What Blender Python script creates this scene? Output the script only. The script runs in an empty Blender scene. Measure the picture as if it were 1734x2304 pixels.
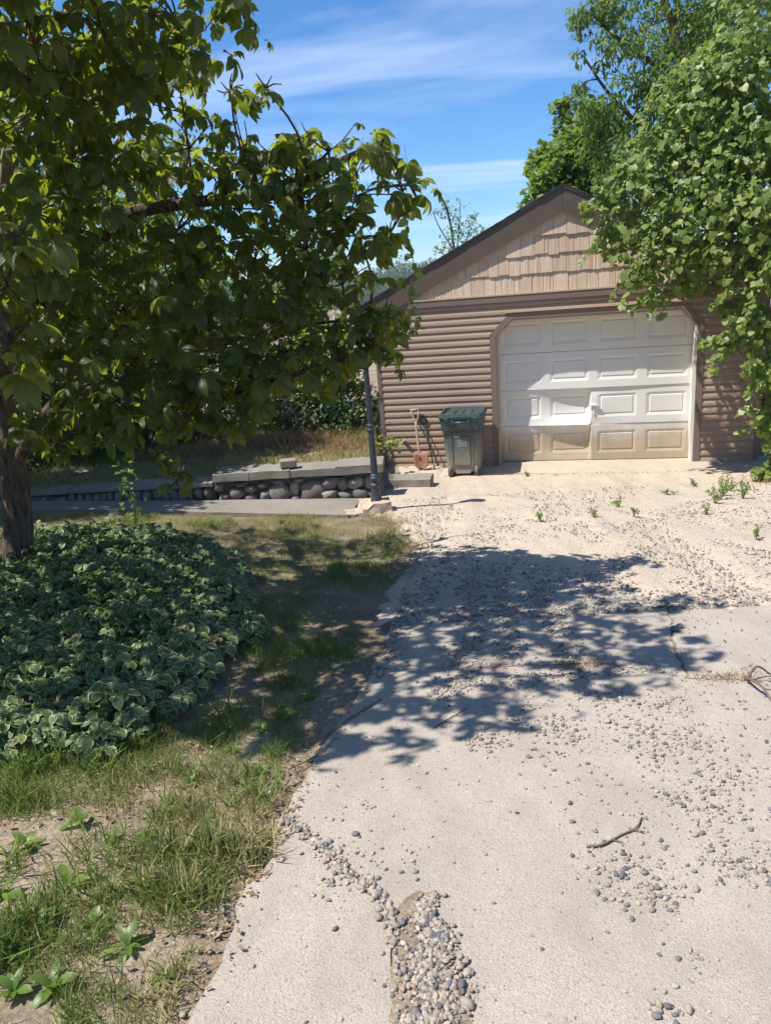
import bpy, bmesh, math, random
import numpy as np
from mathutils import Vector, Matrix, noise as mnoise

rng = np.random.default_rng(7)
random.seed(7)
scene = bpy.context.scene
COL = scene.collection

# ------------------------------------------------------------------ camera
PITCH, ROLL, FPX = math.radians(16.59), math.radians(4.44), 1691.0
cam_data = bpy.data.cameras.new('camera')
cam = bpy.data.objects.new('camera', cam_data)
COL.objects.link(cam)
scene.camera = cam
fw = Vector((0, math.cos(PITCH), -math.sin(PITCH)))
right0 = Vector((1, 0, 0))
up0 = right0.cross(fw)
rr = right0 * math.cos(ROLL) - up0 * math.sin(ROLL)
uu = right0 * math.sin(ROLL) + up0 * math.cos(ROLL)
m = Matrix((rr, uu, -fw)).transposed().to_4x4()
m.translation = Vector((0, 0, 1.6))
cam.matrix_world = m
cam_data.sensor_fit = 'VERTICAL'
cam_data.sensor_height = 36.0
cam_data.lens = FPX / 2304 * 36.0
cam_data.clip_start = 0.05
cam_data.clip_end = 3000
scene.render.resolution_x = 770
scene.render.resolution_y = 1024

# ------------------------------------------------------------------ sun, sky, exposure
SUN_DIR = Vector((0.582, 0.138, -1.0)).normalized()          # the way the light travels
SUN_ELEV = math.asin(-SUN_DIR.z)
sun_data = bpy.data.lights.new('sun', 'SUN')
sun_data.energy = 4.6
sun_data.angle = math.radians(0.53)
sun_data.color = (1.0, 0.955, 0.89)
sun = bpy.data.objects.new('sun', sun_data)
COL.objects.link(sun)
sun.rotation_euler = SUN_DIR.to_track_quat('-Z', 'Y').to_euler()
sun.location = (-8, 0, 14)

world = bpy.data.worlds.new('World')
scene.world = world
world.use_nodes = True
wn, wl = world.node_tree.nodes, world.node_tree.links
wn.clear()
w_out = wn.new('ShaderNodeOutputWorld')
w_bg = wn.new('ShaderNodeBackground')
w_bg.inputs['Strength'].default_value = 0.082
w_sky = wn.new('ShaderNodeTexSky')
w_sky.sky_type = 'NISHITA'
w_sky.sun_disc = False
w_sky.sun_elevation = SUN_ELEV
w_sky.sun_rotation = math.atan2(-SUN_DIR.x, -SUN_DIR.y)
w_sky.air_density = 1.0
w_sky.dust_density = 0.1
w_sky.ozone_density = 1.0
w_sky.altitude = 250
# thin cirrus laid out on a plane high overhead
w_tc = wn.new('ShaderNodeTexCoord')
w_sep = wn.new('ShaderNodeSeparateXYZ')
wl.new(w_tc.outputs['Generated'], w_sep.inputs[0])
def wmath(op, a, b=None):
    n = wn.new('ShaderNodeMath'); n.operation = op
    for i, v in enumerate((a, b)):
        if v is None: continue
        if isinstance(v, (int, float)): n.inputs[i].default_value = v
        else: wl.new(v, n.inputs[i])
    return n.outputs[0]
w_z = wmath('ADD', wmath('MAXIMUM', w_sep.outputs['Z'], 0.0), 0.13)
w_px = wmath('DIVIDE', w_sep.outputs['X'], w_z)
w_py = wmath('DIVIDE', w_sep.outputs['Y'], w_z)
w_cmb = wn.new('ShaderNodeCombineXYZ')
wl.new(w_px, w_cmb.inputs[0]); wl.new(w_py, w_cmb.inputs[1])
w_map = wn.new('ShaderNodeMapping')
w_map.inputs['Rotation'].default_value = (0, 0, math.radians(-24))
w_map.inputs['Scale'].default_value = (0.5, 1.7, 1)
w_map.inputs['Location'].default_value = (2.3, 0.55, 0)
wl.new(w_cmb.outputs[0], w_map.inputs[0])
w_n1 = wn.new('ShaderNodeTexNoise')
w_n1.inputs['Scale'].default_value = 0.9
w_n1.inputs['Detail'].default_value = 9
w_n1.inputs['Roughness'].default_value = 0.55
w_n1.inputs['Distortion'].default_value = 0.6
wl.new(w_map.outputs[0], w_n1.inputs['Vector'])
w_rmp = wn.new('ShaderNodeValToRGB')
w_rmp.color_ramp.elements[0].position = 0.47
w_rmp.color_ramp.elements[1].position = 0.80
w_rmp.color_ramp.elements[0].color = (0, 0, 0, 1)
w_rmp.color_ramp.elements[1].color = (0.62, 0.62, 0.62, 1)
wl.new(w_n1.outputs[0], w_rmp.inputs[0])
w_hsv = wn.new('ShaderNodeHueSaturation')
w_hsv.inputs['Saturation'].default_value = 1.1
w_tint = wn.new('ShaderNodeMixRGB')
w_tint.blend_type = 'MULTIPLY'
w_tint.inputs[0].default_value = 1.0
w_tint.inputs[2].default_value = (0.64, 0.875, 1.17, 1)
wl.new(w_sky.outputs[0], w_tint.inputs[1])
wl.new(w_tint.outputs[0], w_hsv.inputs['Color'])
w_mix = wn.new('ShaderNodeMixRGB')
w_mix.inputs[2].default_value = (7.4, 8.2, 9.6, 1)
wl.new(w_rmp.outputs[0], w_mix.inputs[0])
wl.new(w_hsv.outputs[0], w_mix.inputs[1])
wl.new(w_mix.outputs[0], w_bg.inputs[0])
wl.new(w_bg.outputs[0], w_out.inputs[0])

vs = scene.view_settings
vs.view_transform = 'Standard'
vs.look = 'None'
vs.gamma = 1.0
vs.use_curve_mapping = False
vs.exposure = 0.82

# ------------------------------------------------------------------ material helpers
class NT:
    def __init__(self, name):
        self.mat = bpy.data.materials.new(name)
        self.mat.use_nodes = True
        self.n, self.l = self.mat.node_tree.nodes, self.mat.node_tree.links
        self.n.clear()
        self.out = self.n.new('ShaderNodeOutputMaterial')
    def node(self, typ, ins=None, **props):
        n = self.n.new(typ)
        for k, v in props.items(): setattr(n, k, v)
        for k, v in (ins or {}).items():
            if hasattr(v, 'is_output'): self.l.new(v, n.inputs[k])
            else: n.inputs[k].default_value = v
        return n
    def coord(self, kind='Object', scale=(1, 1, 1)):
        tc = self.node('ShaderNodeTexCoord')
        mp = self.node('ShaderNodeMapping', {'Scale': scale})
        self.l.new(tc.outputs[kind], mp.inputs[0])
        return mp.outputs[0]
    def geo(self, scale=(1, 1, 1)):
        g = self.node('ShaderNodeNewGeometry')
        mp = self.node('ShaderNodeMapping', {'Scale': scale})
        self.l.new(g.outputs['Position'], mp.inputs[0])
        return mp.outputs[0]
    def noise(self, vec, scale, detail=4, rough=0.55, dist=0.0):
        return self.node('ShaderNodeTexNoise', {'Vector': vec, 'Scale': scale, 'Detail': detail, 'Roughness': rough, 'Distortion': dist}).outputs[0]
    def voro(self, vec, scale, out='Distance', feature='F1'):
        return self.node('ShaderNodeTexVoronoi', {'Vector': vec, 'Scale': scale}, feature=feature).outputs[out]
    def ramp(self, fac, stops):
        r = self.node('ShaderNodeValToRGB', {'Fac': fac})
        el = r.color_ramp.elements
        while len(el) < len(stops): el.new(0.5)
        for e, (p, c) in zip(el, stops):
            e.position = p
            e.color = (*c, 1) if len(c) == 3 else c
        return r.outputs[0]
    def mix(self, fac, a, b, mode='MIX'):
        n = self.node('ShaderNodeMixRGB', blend_type=mode)
        for i, v in ((0, fac), (1, a), (2, b)):
            if hasattr(v, 'is_output'): self.l.new(v, n.inputs[i])
            elif i == 0: n.inputs[0].default_value = v
            else: n.inputs[i].default_value = (*v, 1)
        return n.outputs[0]
    def math(self, op, a, b=0.0):
        n = self.node('ShaderNodeMath', operation=op)
        for i, v in enumerate((a, b)):
            if hasattr(v, 'is_output'): self.l.new(v, n.inputs[i])
            else: n.inputs[i].default_value = v
        return n.outputs[0]
    def attr(self, name):
        return self.node('ShaderNodeAttribute', attribute_name=name).outputs['Fac']
    def bump(self, h, strength=0.4, dist=0.01):
        return self.node('ShaderNodeBump', {'Height': h, 'Strength': strength, 'Distance': dist}).outputs[0]
    def bsdf(self, color, rough=0.8, normal=None, metal=0.0, spec=0.5):
        p = self.node('ShaderNodeBsdfPrincipled', {'Metallic': metal, 'Specular IOR Level': spec})
        for k, v in (('Base Color', color), ('Roughness', rough), ('Normal', normal)):
            if v is None: continue
            if hasattr(v, 'is_output'): self.l.new(v, p.inputs[k])
            elif k == 'Base Color': p.inputs[k].default_value = (*v, 1)
            else: p.inputs[k].default_value = v
        return p.outputs[0]
    def done(self, shader):
        self.l.new(shader, self.out.inputs['Surface'])
        return self.mat

MAT = {}
def leaf_mat(name, stops, trans=(0.25, 0.42, 0.04), tfac=0.4, rough=0.42, veins=True, margin=None, spec=0.4):
    t = NT(name)
    rnd = t.attr('rnd')
    col = t.ramp(rnd, stops)
    uv = t.node('ShaderNodeUVMap').outputs[0]
    sep = t.node('ShaderNodeSeparateXYZ', {0: uv})
    cx = t.math('ABSOLUTE', t.math('SUBTRACT', sep.outputs[0], 0.5))
    nrm = None
    if margin:
        edge = t.noise(t.coord('UV', (9, 9, 9)), 1.2, 2)
        e2 = t.math('ADD', cx, t.math('MULTIPLY', t.math('SUBTRACT', edge, 0.5), 0.22))
        tipf = t.math('MULTIPLY', t.math('MAXIMUM', t.math('SUBTRACT', sep.outputs[1], 0.86), 0.0), 1.6)
        msk = t.ramp(t.math('ADD', e2, tipf), [(0.36, (0, 0, 0)), (0.42, (0.9, 0.9, 0.9))])
        col = t.mix(msk, col, margin)
    if veins:
        vv = t.math('SUBTRACT', sep.outputs[1], t.math('MULTIPLY', cx, 0.5))
        wv = t.math('SINE', t.math('MULTIPLY', vv, 75.0))
        rib = t.ramp(cx, [(0.0, (1, 1, 1)), (0.035, (0, 0, 0))])
        h = t.math('ADD', t.math('MULTIPLY', wv, 0.5), t.math('MULTIPLY', rib, -1.0))
        nrm = t.bump(h, 0.35, 0.004)
        col = t.mix(t.math('MULTIPLY', rib, 0.35), col, (0.22, 0.28, 0.09))
    base = t.bsdf(col, rough, nrm, spec=spec)
    tcol = t.mix(t.math('MULTIPLY', rnd, 0.5), trans, (0.34, 0.42, 0.05))
    tr = t.node('ShaderNodeBsdfTranslucent', {'Color': tcol}).outputs[0]
    mx = t.node('ShaderNodeMixShader', {0: tfac, 1: base, 2: tr}).outputs[0]
    MAT[name] = t.done(mx)
    return MAT[name]

def make_materials():
    # concrete of the near slabs
    def concrete(name, c0, c1, sand):
        t = NT(name)
        p = t.geo()
        big = t.noise(p, 1.1, 5, 0.6)
        mid = t.noise(p, 9, 6, 0.65)
        fine = t.noise(p, 160, 3, 0.6)
        col = t.ramp(big, [(0.3, c0), (0.72, c1)])
        col = t.mix(t.ramp(mid, [(0.42, (0, 0, 0)), (0.75, (0.55, 0.55, 0.55))]), col, sand)
        agg = t.voro(p, 85, 'Color')
        sepc = t.node('ShaderNodeSeparateColor', {0: agg})
        spots = t.ramp(sepc.outputs[0], [(0.68, (0, 0, 0)), (0.72, (1, 1, 1))])
        shape = t.ramp(t.voro(p, 85), [(0.30, (1, 1, 1)), (0.42, (0, 0, 0))])
        tint = t.ramp(sepc.outputs[1], [(0.0, (0.20, 0.18, 0.17)), (0.5, (0.36, 0.31, 0.26)), (0.8, (0.50, 0.44, 0.36)), (1.0, (0.27, 0.26, 0.27))])
        col = t.mix(t.math('MULTIPLY', t.math('MULTIPLY', spots, shape), 0.75), col, tint)
        col = t.mix(t.ramp(fine, [(0.35, (0.45, 0.45, 0.45)), (0.6, (0, 0, 0))]), col, tuple(v * 0.62 for v in c0))
        grit = t.noise(p, 330, 2, 0.7)
        col = t.mix(t.ramp(grit, [(0.30, (0.75, 0.75, 0.75)), (0.47, (0, 0, 0))]), col, tuple(v * 0.42 for v in c0))
        col = t.mix(t.ramp(grit, [(0.56, (0, 0, 0)), (0.72, (0.6, 0.6, 0.6))]), col, tuple(min(0.8, v * 1.45) for v in c1))
        a2 = t.node('ShaderNodeSeparateColor', {0: t.voro(p, 38, 'Color')})
        sp2 = t.math('MULTIPLY', t.ramp(a2.outputs[0], [(0.90, (0, 0, 0)), (0.92, (1, 1, 1))]), t.ramp(t.voro(p, 38), [(0.22, (1, 1, 1)), (0.30, (0, 0, 0))]))
        col = t.mix(t.math('MULTIPLY', sp2, 0.8), col, t.ramp(a2.outputs[1], [(0.0, (0.17, 0.16, 0.155)), (0.6, (0.33, 0.27, 0.21)), (1.0, (0.52, 0.45, 0.36))]))
        stain = t.noise(t.geo((1, 0.5, 1)), 2.3, 6, 0.7, 0.8)
        col = t.mix(t.ramp(stain, [(0.46, (0, 0, 0)), (0.66, (0.5, 0.5, 0.5))]), col, tuple(v * 0.74 for v in c0))
        h = t.math('ADD', t.math('MULTIPLY', fine, 0.5), t.math('ADD', t.math('MULTIPLY', mid, 0.8), t.math('MULTIPLY', shape, 0.1)))
        MAT[name] = t.done(t.bsdf(col, 0.93, t.bump(h, 0.9, 0.008), spec=0.2))
    concrete('concrete', (0.345, 0.30, 0.25), (0.44, 0.385, 0.325), (0.475, 0.41, 0.335))
    concrete('old_concrete', (0.22, 0.195, 0.165), (0.32, 0.285, 0.24), (0.29, 0.25, 0.195))
    concrete('apron_concrete', (0.43, 0.35, 0.27), (0.52, 0.44, 0.35), (0.54, 0.44, 0.33))
    # sand and fine gravel of the upper drive
    t = NT('sand')
    p = t.geo()
    big = t.noise(p, 0.9, 5, 0.6, 0.4)
    mid = t.noise(t.geo((1, 0.6, 1)), 5, 6, 0.68)
    col = t.ramp(big, [(0.3, (0.41, 0.335, 0.25)), (0.7, (0.54, 0.44, 0.32))])
    col = t.mix(t.ramp(mid, [(0.45, (0, 0, 0)), (0.7, (0.7, 0.7, 0.7))]), col, (0.35, 0.30, 0.255))
    streak = t.noise(t.geo((3.2, 0.35, 1)), 1.6, 4, 0.6, 0.3)
    col = t.mix(t.ramp(streak, [(0.5, (0, 0, 0)), (0.66, (0.45, 0.45, 0.45))]), col, (0.30, 0.255, 0.205))
    vc = t.node('ShaderNodeSeparateColor', {0: t.voro(p, 62, 'Color')})
    tint = t.ramp(vc.outputs[1], [(0.0, (0.24, 0.21, 0.20)), (0.35, (0.42, 0.35, 0.29)), (0.7, (0.50, 0.42, 0.33)), (1.0, (0.36, 0.33, 0.31))])
    col = t.mix(t.ramp(vc.outputs[0], [(0.55, (0, 0, 0)), (0.6, (0.7, 0.7, 0.7))]), col, tint)
    h = t.math('ADD', t.voro(p, 62), t.math('MULTIPLY', mid, 1.5))
    MAT['sand'] = t.done(t.bsdf(col, 0.96, t.bump(h, 0.7, 0.012), spec=0.1))
    # soil / ground
    t = NT('soil')
    p = t.geo()
    n1 = t.noise(p, 1.3, 6, 0.65)
    n2 = t.noise(p, 40, 4, 0.7)
    col = t.ramp(n1, [(0.3, (0.18, 0.14, 0.10)), (0.5, (0.32, 0.255, 0.185)), (0.7, (0.43, 0.35, 0.26))])
    col = t.mix(t.ramp(n2, [(0.4, (0.6, 0.6, 0.6)), (0.65, (0, 0, 0))]), col, (0.10, 0.075, 0.052))
    MAT['soil'] = t.done(t.bsdf(col, 0.97, t.bump(n2, 0.7, 0.02), spec=0.1))
    # pebbles: colour picked per stone
    t = NT('pebble')
    rnd = t.attr('rnd')
    col = t.ramp(rnd, [(0.0, (0.09, 0.093, 0.097)), (0.2, (0.165, 0.163, 0.16)), (0.34, (0.28, 0.24, 0.195)), (0.58, (0.36, 0.305, 0.235)), (0.74, (0.42, 0.36, 0.285)), (0.83, (0.29, 0.18, 0.13)), (0.9, (0.20, 0.197, 0.195)), (1.0, (0.48, 0.43, 0.365))])
    nz = t.noise(t.geo(), 120, 4, 0.6)
    col = t.mix(t.ramp(nz, [(0.4, (0.35, 0.35, 0.35)), (0.65, (0, 0, 0))]), col, (0.16, 0.14, 0.12))
    MAT['pebble'] = t.done(t.bsdf(col, 0.85, t.bump(nz, 0.3, 0.003), spec=0.25))
    # wall stones
    t = NT('field_stone')
    rnd = t.node('ShaderNodeObjectInfo').outputs['Random']
    col = t.ramp(rnd, [(0.0, (0.14, 0.133, 0.126)), (0.3, (0.21, 0.19, 0.168)), (0.55, (0.20, 0.15, 0.135)), (0.75, (0.27, 0.255, 0.23)), (1.0, (0.34, 0.30, 0.24))])
    nz = t.noise(t.geo(), 22, 6, 0.7)
    col = t.mix(t.ramp(nz, [(0.38, (0.7, 0.7, 0.7)), (0.62, (0, 0, 0))]), col, (0.13, 0.12, 0.11))
    MAT['field_stone'] = t.done(t.bsdf(col, 0.9, t.bump(nz, 0.6, 0.015), spec=0.2))
    t = NT('mortar')
    nz = t.noise(t.geo(), 14, 6, 0.7)
    col = t.ramp(nz, [(0.3, (0.06, 0.055, 0.05)), (0.7, (0.17, 0.15, 0.13))])
    MAT['mortar'] = t.done(t.bsdf(col, 0.95, t.bump(nz, 0.8, 0.02), spec=0.1))
    # vinyl siding and trims
    def vinyl(name, c, var=0.12, rough=0.55, grain=(3, 3, 90)):
        t = NT(name)
        nz = t.noise(t.coord('Object', grain), 1.0, 4, 0.6)
        n2 = t.noise(t.geo(), 1.6, 4, 0.6)
        col = t.mix(t.ramp(nz, [(0.3, (var, var, var)), (0.7, (0, 0, 0))]), c, tuple(v * 0.6 for v in c))
        col = t.mix(t.ramp(n2, [(0.45, (0, 0, 0)), (0.75, (0.3, 0.3, 0.3))]), col, tuple(min(1, v * 1.12 + 0.02) for v in c))
        MAT[name] = t.done(t.bsdf(col, rough, t.bump(nz, 0.12, 0.002), spec=0.35))
    vinyl('siding', (0.345, 0.243, 0.178), 0.3)
    vinyl('dark_trim', (0.10, 0.073, 0.058))
    vinyl('brown_trim', (0.18, 0.13, 0.108))
    vinyl('tan_trim', (0.45, 0.335, 0.23))
    vinyl('white_trim', (0.66, 0.63, 0.57), 0.25)
    # shake shingles on the gable
    t = NT('shake')
    rnd = t.node('ShaderNodeObjectInfo').outputs['Random']
    col = t.ramp(rnd, [(0, (0.53, 0.395, 0.285)), (0.5, (0.59, 0.455, 0.34)), (1, (0.64, 0.50, 0.38))])
    gr = t.noise(t.coord('Object', (95, 3, 2.0)), 1.0, 5, 0.7)
    g2 = t.noise(t.coord('Object', (30, 3, 1.0)), 1.0, 3, 0.6)
    col = t.mix(t.ramp(gr, [(0.36, (0.85, 0.85, 0.85)), (0.56, (0, 0, 0))]), col, (0.36, 0.25, 0.17))
    col = t.mix(t.ramp(g2, [(0.5, (0, 0, 0)), (0.7, (0.35, 0.35, 0.35))]), col, (0.58, 0.47, 0.37))
    MAT['shake'] = t.done(t.bsdf(col, 0.75, t.bump(gr, 0.5, 0.006), spec=0.2))
    t = NT('roof_shingle')
    p = t.geo()
    nz = t.noise(p, 60, 3, 0.7)
    col = t.ramp(t.noise(p, 3, 5, 0.6), [(0.3, (0.07, 0.062, 0.056)), (0.7, (0.14, 0.125, 0.11))])
    MAT['roof_shingle'] = t.done(t.bsdf(col, 0.95, t.bump(nz, 0.6, 0.01), spec=0.1))
    # painted steel door, mud splashed along its foot
    t = NT('door_paint')
    z = t.node('ShaderNodeSeparateXYZ', {0: t.coord('Object')}).outputs[2]
    streak = t.noise(t.coord('Object', (16, 4, 1.2)), 1.0, 6, 0.7)
    blot = t.noise(t.coord('Object', (3, 3, 3)), 1.0, 6, 0.65)
    hh = t.math('ADD', z, t.math('MULTIPLY', t.math('ADD', streak, blot), -0.30))
    mud = t.ramp(hh, [(0.0, (0.86, 0.86, 0.86)), (0.12, (0.52, 0.52, 0.52)), (0.30, (0, 0, 0))])
    col = t.mix(mud, (0.63, 0.61, 0.565), (0.40, 0.295, 0.18))
    col = t.mix(t.ramp(blot, [(0.5, (0, 0, 0)), (0.8, (0.4, 0.4, 0.4))]), col, (0.60, 0.55, 0.46))
    gr = t.noise(t.coord('Object', (3, 3, 160)), 1.0, 3, 0.6)
    MAT['door_paint'] = t.done(t.bsdf(col, 0.5, t.bump(gr, 0.12, 0.002), spec=0.4))
    # bin
    t = NT('bin_plastic')
    z = t.node('ShaderNodeSeparateXYZ', {0: t.coord('Object')}).outputs[2]
    nz = t.noise(t.coord('Object'), 14, 6, 0.7)
    hh = t.math('ADD', z, t.math('MULTIPLY', nz, -0.45))
    dust = t.ramp(hh, [(0.0, (0.8, 0.8, 0.8)), (0.20, (0.42, 0.42, 0.42)), (0.46, (0.06, 0.06, 0.06))])
    col = t.mix(dust, (0.016, 0.045, 0.046), (0.27, 0.235, 0.18))
    MAT['bin_plastic'] = t.done(t.bsdf(col, t.math('ADD', t.math('MULTIPLY', dust, 0.4), 0.36), t.bump(nz, 0.08, 0.003), spec=0.5))
    def simple(name, c, rough=0.6, metal=0.0, var=0.35, sc=20, dark=None, bump=0.2, spec=0.4):
        t = NT(name)
        nz = t.noise(t.geo(), sc, 5, 0.65)
        col = t.mix(t.ramp(nz, [(0.35, (var, var, var)), (0.65, (0, 0, 0))]), c, dark or tuple(v * 0.45 for v in c))
        MAT[name] = t.done(t.bsdf(col, rough, t.bump(nz, bump, 0.004), metal, spec))
    simple('rubber', (0.075, 0.068, 0.058), 0.85, var=0.6, dark=(0.22, 0.19, 0.145))
    simple('bin_emblem', (0.22, 0.24, 0.23), 0.6, var=0.7, sc=60, dark=(0.08, 0.10, 0.10))
    simple('lamp_metal', (0.035, 0.043, 0.056), 0.42, var=0.4, sc=30, dark=(0.075, 0.08, 0.088), spec=0.5)
    simple('black_iron', (0.02, 0.02, 0.022), 0.55)
    simple('grey_wood', (0.36, 0.29, 0.215), 0.8, sc=30)
    simple('rust', (0.25, 0.085, 0.045), 0.9, var=0.7, sc=26, dark=(0.33, 0.22, 0.17))
    simple('bark', (0.125, 0.092, 0.068), 0.95, var=0.8, sc=24, dark=(0.05, 0.038, 0.03), bump=0.9)
    simple('pale_bark', (0.30, 0.225, 0.16), 0.9, var=0.6, sc=30, bump=0.5)
    simple('twig_bark', (0.15, 0.115, 0.085), 0.9, var=0.5, sc=40)
    simple('footing', (0.40, 0.33, 0.255), 0.95, var=0.35, sc=10, dark=(0.38, 0.22, 0.15), bump=0.5)
    simple('dry_litter', (0.24, 0.15, 0.085), 0.9, var=0.6, sc=50)
    simple('frosted_glass', (0.72, 0.74, 0.74), 0.25, var=0.1, bump=0.0, spec=0.6)
    simple('grey_board', (0.25, 0.24, 0.22), 0.85, var=0.5, sc=18)
    simple('interior_dark', (0.03, 0.027, 0.025), 0.9)
    # trunk of the chestnut with vertical fissures
    t = NT('chestnut_bark')
    fis = t.noise(t.geo((26, 26, 5)), 1.0, 6, 0.7, 0.5)
    col = t.ramp(fis, [(0.34, (0.035, 0.027, 0.021)), (0.5, (0.115, 0.085, 0.063)), (0.7, (0.20, 0.155, 0.12))])
    MAT['chestnut_bark'] = t.done(t.bsdf(col, 0.95, t.bump(fis, 1.0, 0.03), spec=0.15))
    # foliage
    leaf_mat('chestnut_leaf', [(0, (0.028, 0.044, 0.014)), (0.6, (0.044, 0.068, 0.018)), (0.9, (0.075, 0.10, 0.025)), (1, (0.19, 0.18, 0.035))], (0.42, 0.49, 0.03), 0.45, 0.38)
    leaf_mat('vine_leaf', [(0, (0.06, 0.10, 0.022)), (0.4, (0.125, 0.178, 0.036)), (0.8, (0.21, 0.255, 0.052)), (1, (0.30, 0.30, 0.09))], (0.32, 0.46, 0.05), 0.36, 0.45, veins=False, spec=0.4)
    leaf_mat('tree_leaf', [(0, (0.055, 0.098, 0.022)), (0.6, (0.096, 0.152, 0.032)), (1, (0.17, 0.225, 0.048))], (0.30, 0.44, 0.04), 0.38, 0.45, veins=False, spec=0.3)
    leaf_mat('young_leaf', [(0, (0.08, 0.14, 0.028)), (0.6, (0.12, 0.20, 0.035)), (1, (0.20, 0.26, 0.05))], (0.36, 0.55, 0.05), 0.45, 0.42, veins=False)
    leaf_mat('shrub_leaf', [(0, (0.026, 0.052, 0.018)), (0.6, (0.046, 0.085, 0.026)), (1, (0.09, 0.13, 0.04))], (0.16, 0.28, 0.04), 0.3, 0.45, veins=False)
    leaf_mat('pine_needle', [(0, (0.022, 0.048, 0.026)), (0.6, (0.04, 0.075, 0.038)), (1, (0.065, 0.10, 0.045))], (0.10, 0.18, 0.05), 0.2, 0.5, veins=False)
    leaf_mat('dry_leaf', [(0, (0.16, 0.085, 0.045)), (0.5, (0.30, 0.19, 0.11)), (1, (0.42, 0.31, 0.2))], (0.36, 0.22, 0.10), 0.25, 0.7, veins=False)
    leaf_mat('variegated_leaf', [(0, (0.06, 0.085, 0.026)), (0.6, (0.10, 0.14, 0.04)), (1, (0.17, 0.20, 0.06))], (0.20, 0.34, 0.08), 0.28, 0.5, veins=False, margin=(0.40, 0.41, 0.24))
    leaf_mat('weed_leaf', [(0, (0.075, 0.13, 0.026)), (0.6, (0.13, 0.205, 0.04)), (1, (0.21, 0.27, 0.06))], (0.30, 0.5, 0.05), 0.36, 0.42, veins=False)
    leaf_mat('grass_blade', [(0, (0.07, 0.125, 0.026)), (0.35, (0.13, 0.185, 0.04)), (0.55, (0.20, 0.20, 0.075)), (0.75, (0.36, 0.295, 0.15)), (1, (0.46, 0.36, 0.21))], (0.30, 0.36, 0.08), 0.3, 0.6, veins=False, spec=0.2)
    leaf_mat('reddish_grass', [(0, (0.16, 0.14, 0.055)), (0.5, (0.33, 0.20, 0.11)), (1, (0.42, 0.25, 0.17))], (0.36, 0.24, 0.12), 0.3, 0.7, veins=False, spec=0.1)
    leaf_mat('far_leaf', [(0, (0.03, 0.062, 0.022)), (0.6, (0.055, 0.10, 0.034)), (1, (0.10, 0.15, 0.045))], (0.14, 0.24, 0.04), 0.25, 0.6, veins=False, spec=0.15)
make_materials()

# ------------------------------------------------------------------ mesh helpers
def tag(o, label=None, cat=None, group=None, kind=None):
    if label: o['label'] = label
    if cat: o['category'] = cat
    if group: o['group'] = group
    if kind: o['kind'] = kind
    return o
def empty(name, loc=(0, 0, 0), rz=0.0):
    o = bpy.data.objects.new(name, None)
    o.empty_display_size = 0.1
    COL.objects.link(o)
    o.location = loc
    o.rotation_euler = (0, 0, rz)
    return o
def link(name, me, mat=None, parent=None):
    o = bpy.data.objects.new(name, me)
    COL.objects.link(o)
    if mat is not None and not me.materials: me.materials.append(MAT[mat])
    if parent: o.parent = parent
    return o
def mesh(name, verts, faces, mat, parent=None, smooth=False):
    me = bpy.data.meshes.new(name)
    me.from_pydata([tuple(v) for v in verts], [], faces)
    me.validate()
    if smooth: me.polygons.foreach_set('use_smooth', [True] * len(me.polygons))
    me.update()
    return link(name, me, mat, parent)
def bm_obj(name, bm, mat, parent=None, smooth=False, bevel=0.0):
    if bevel > 0:
        bmesh.ops.bevel(bm, geom=list(bm.edges), offset=bevel, segments=1, affect='EDGES', clamp_overlap=True)
    bmesh.ops.recalc_face_normals(bm, faces=bm.faces)
    me = bpy.data.meshes.new(name)
    bm.to_mesh(me); bm.free()
    if smooth: me.polygons.foreach_set('use_smooth', [True] * len(me.polygons))
    return link(name, me, mat, parent)
def bm_box(bm, lo, hi):
    r = bmesh.ops.create_cube(bm, size=1)
    for v in r['verts']:
        v.co = Vector([lo[i] + (v.co[i] + 0.5) * (hi[i] - lo[i]) for i in range(3)])
    return r['verts']
def box(name, lo, hi, mat, parent=None, bevel=0.0):
    bm = bmesh.new(); bm_box(bm, lo, hi)
    return bm_obj(name, bm, mat, parent, bevel=bevel)
def prism(name, poly, y0, y1, mat, parent=None):
    """polygon in local x,z pushed from y0 to y1"""
    n = len(poly)
    v = [(x, y0, z) for x, z in poly] + [(x, y1, z) for x, z in poly]
    f = [list(range(n)), list(range(2 * n - 1, n - 1, -1))] + [[i, i + n, (i + 1) % n + n, (i + 1) % n] for i in range(n)]
    bm = bmesh.new()
    bv = [bm.verts.new(p) for p in v]
    for q in f: bm.faces.new([bv[i] for i in q])
    return bm_obj(name, bm, mat, parent)
def lathe(name, prof, mat, parent=None, seg=20, loc=(0, 0, 0), flute=0.0, smooth=True):
    v, f = [], []
    for r, z in prof:
        for k in range(seg):
            a = 2 * math.pi * k / seg
            q = r * (1 - (flute if k % 2 else 0))
            v.append((loc[0] + q * math.cos(a), loc[1] + q * math.sin(a), loc[2] + z))
    for i in range(len(prof) - 1):
        for k in range(seg):
            f.append((i * seg + k, i * seg + (k + 1) % seg, (i + 1) * seg + (k + 1) % seg, (i + 1) * seg + k))
    f.append(tuple(range(seg - 1, -1, -1)))
    f.append(tuple((len(prof) - 1) * seg + k for k in range(seg)))
    return mesh(name, v, f, mat, parent, smooth)

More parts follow.
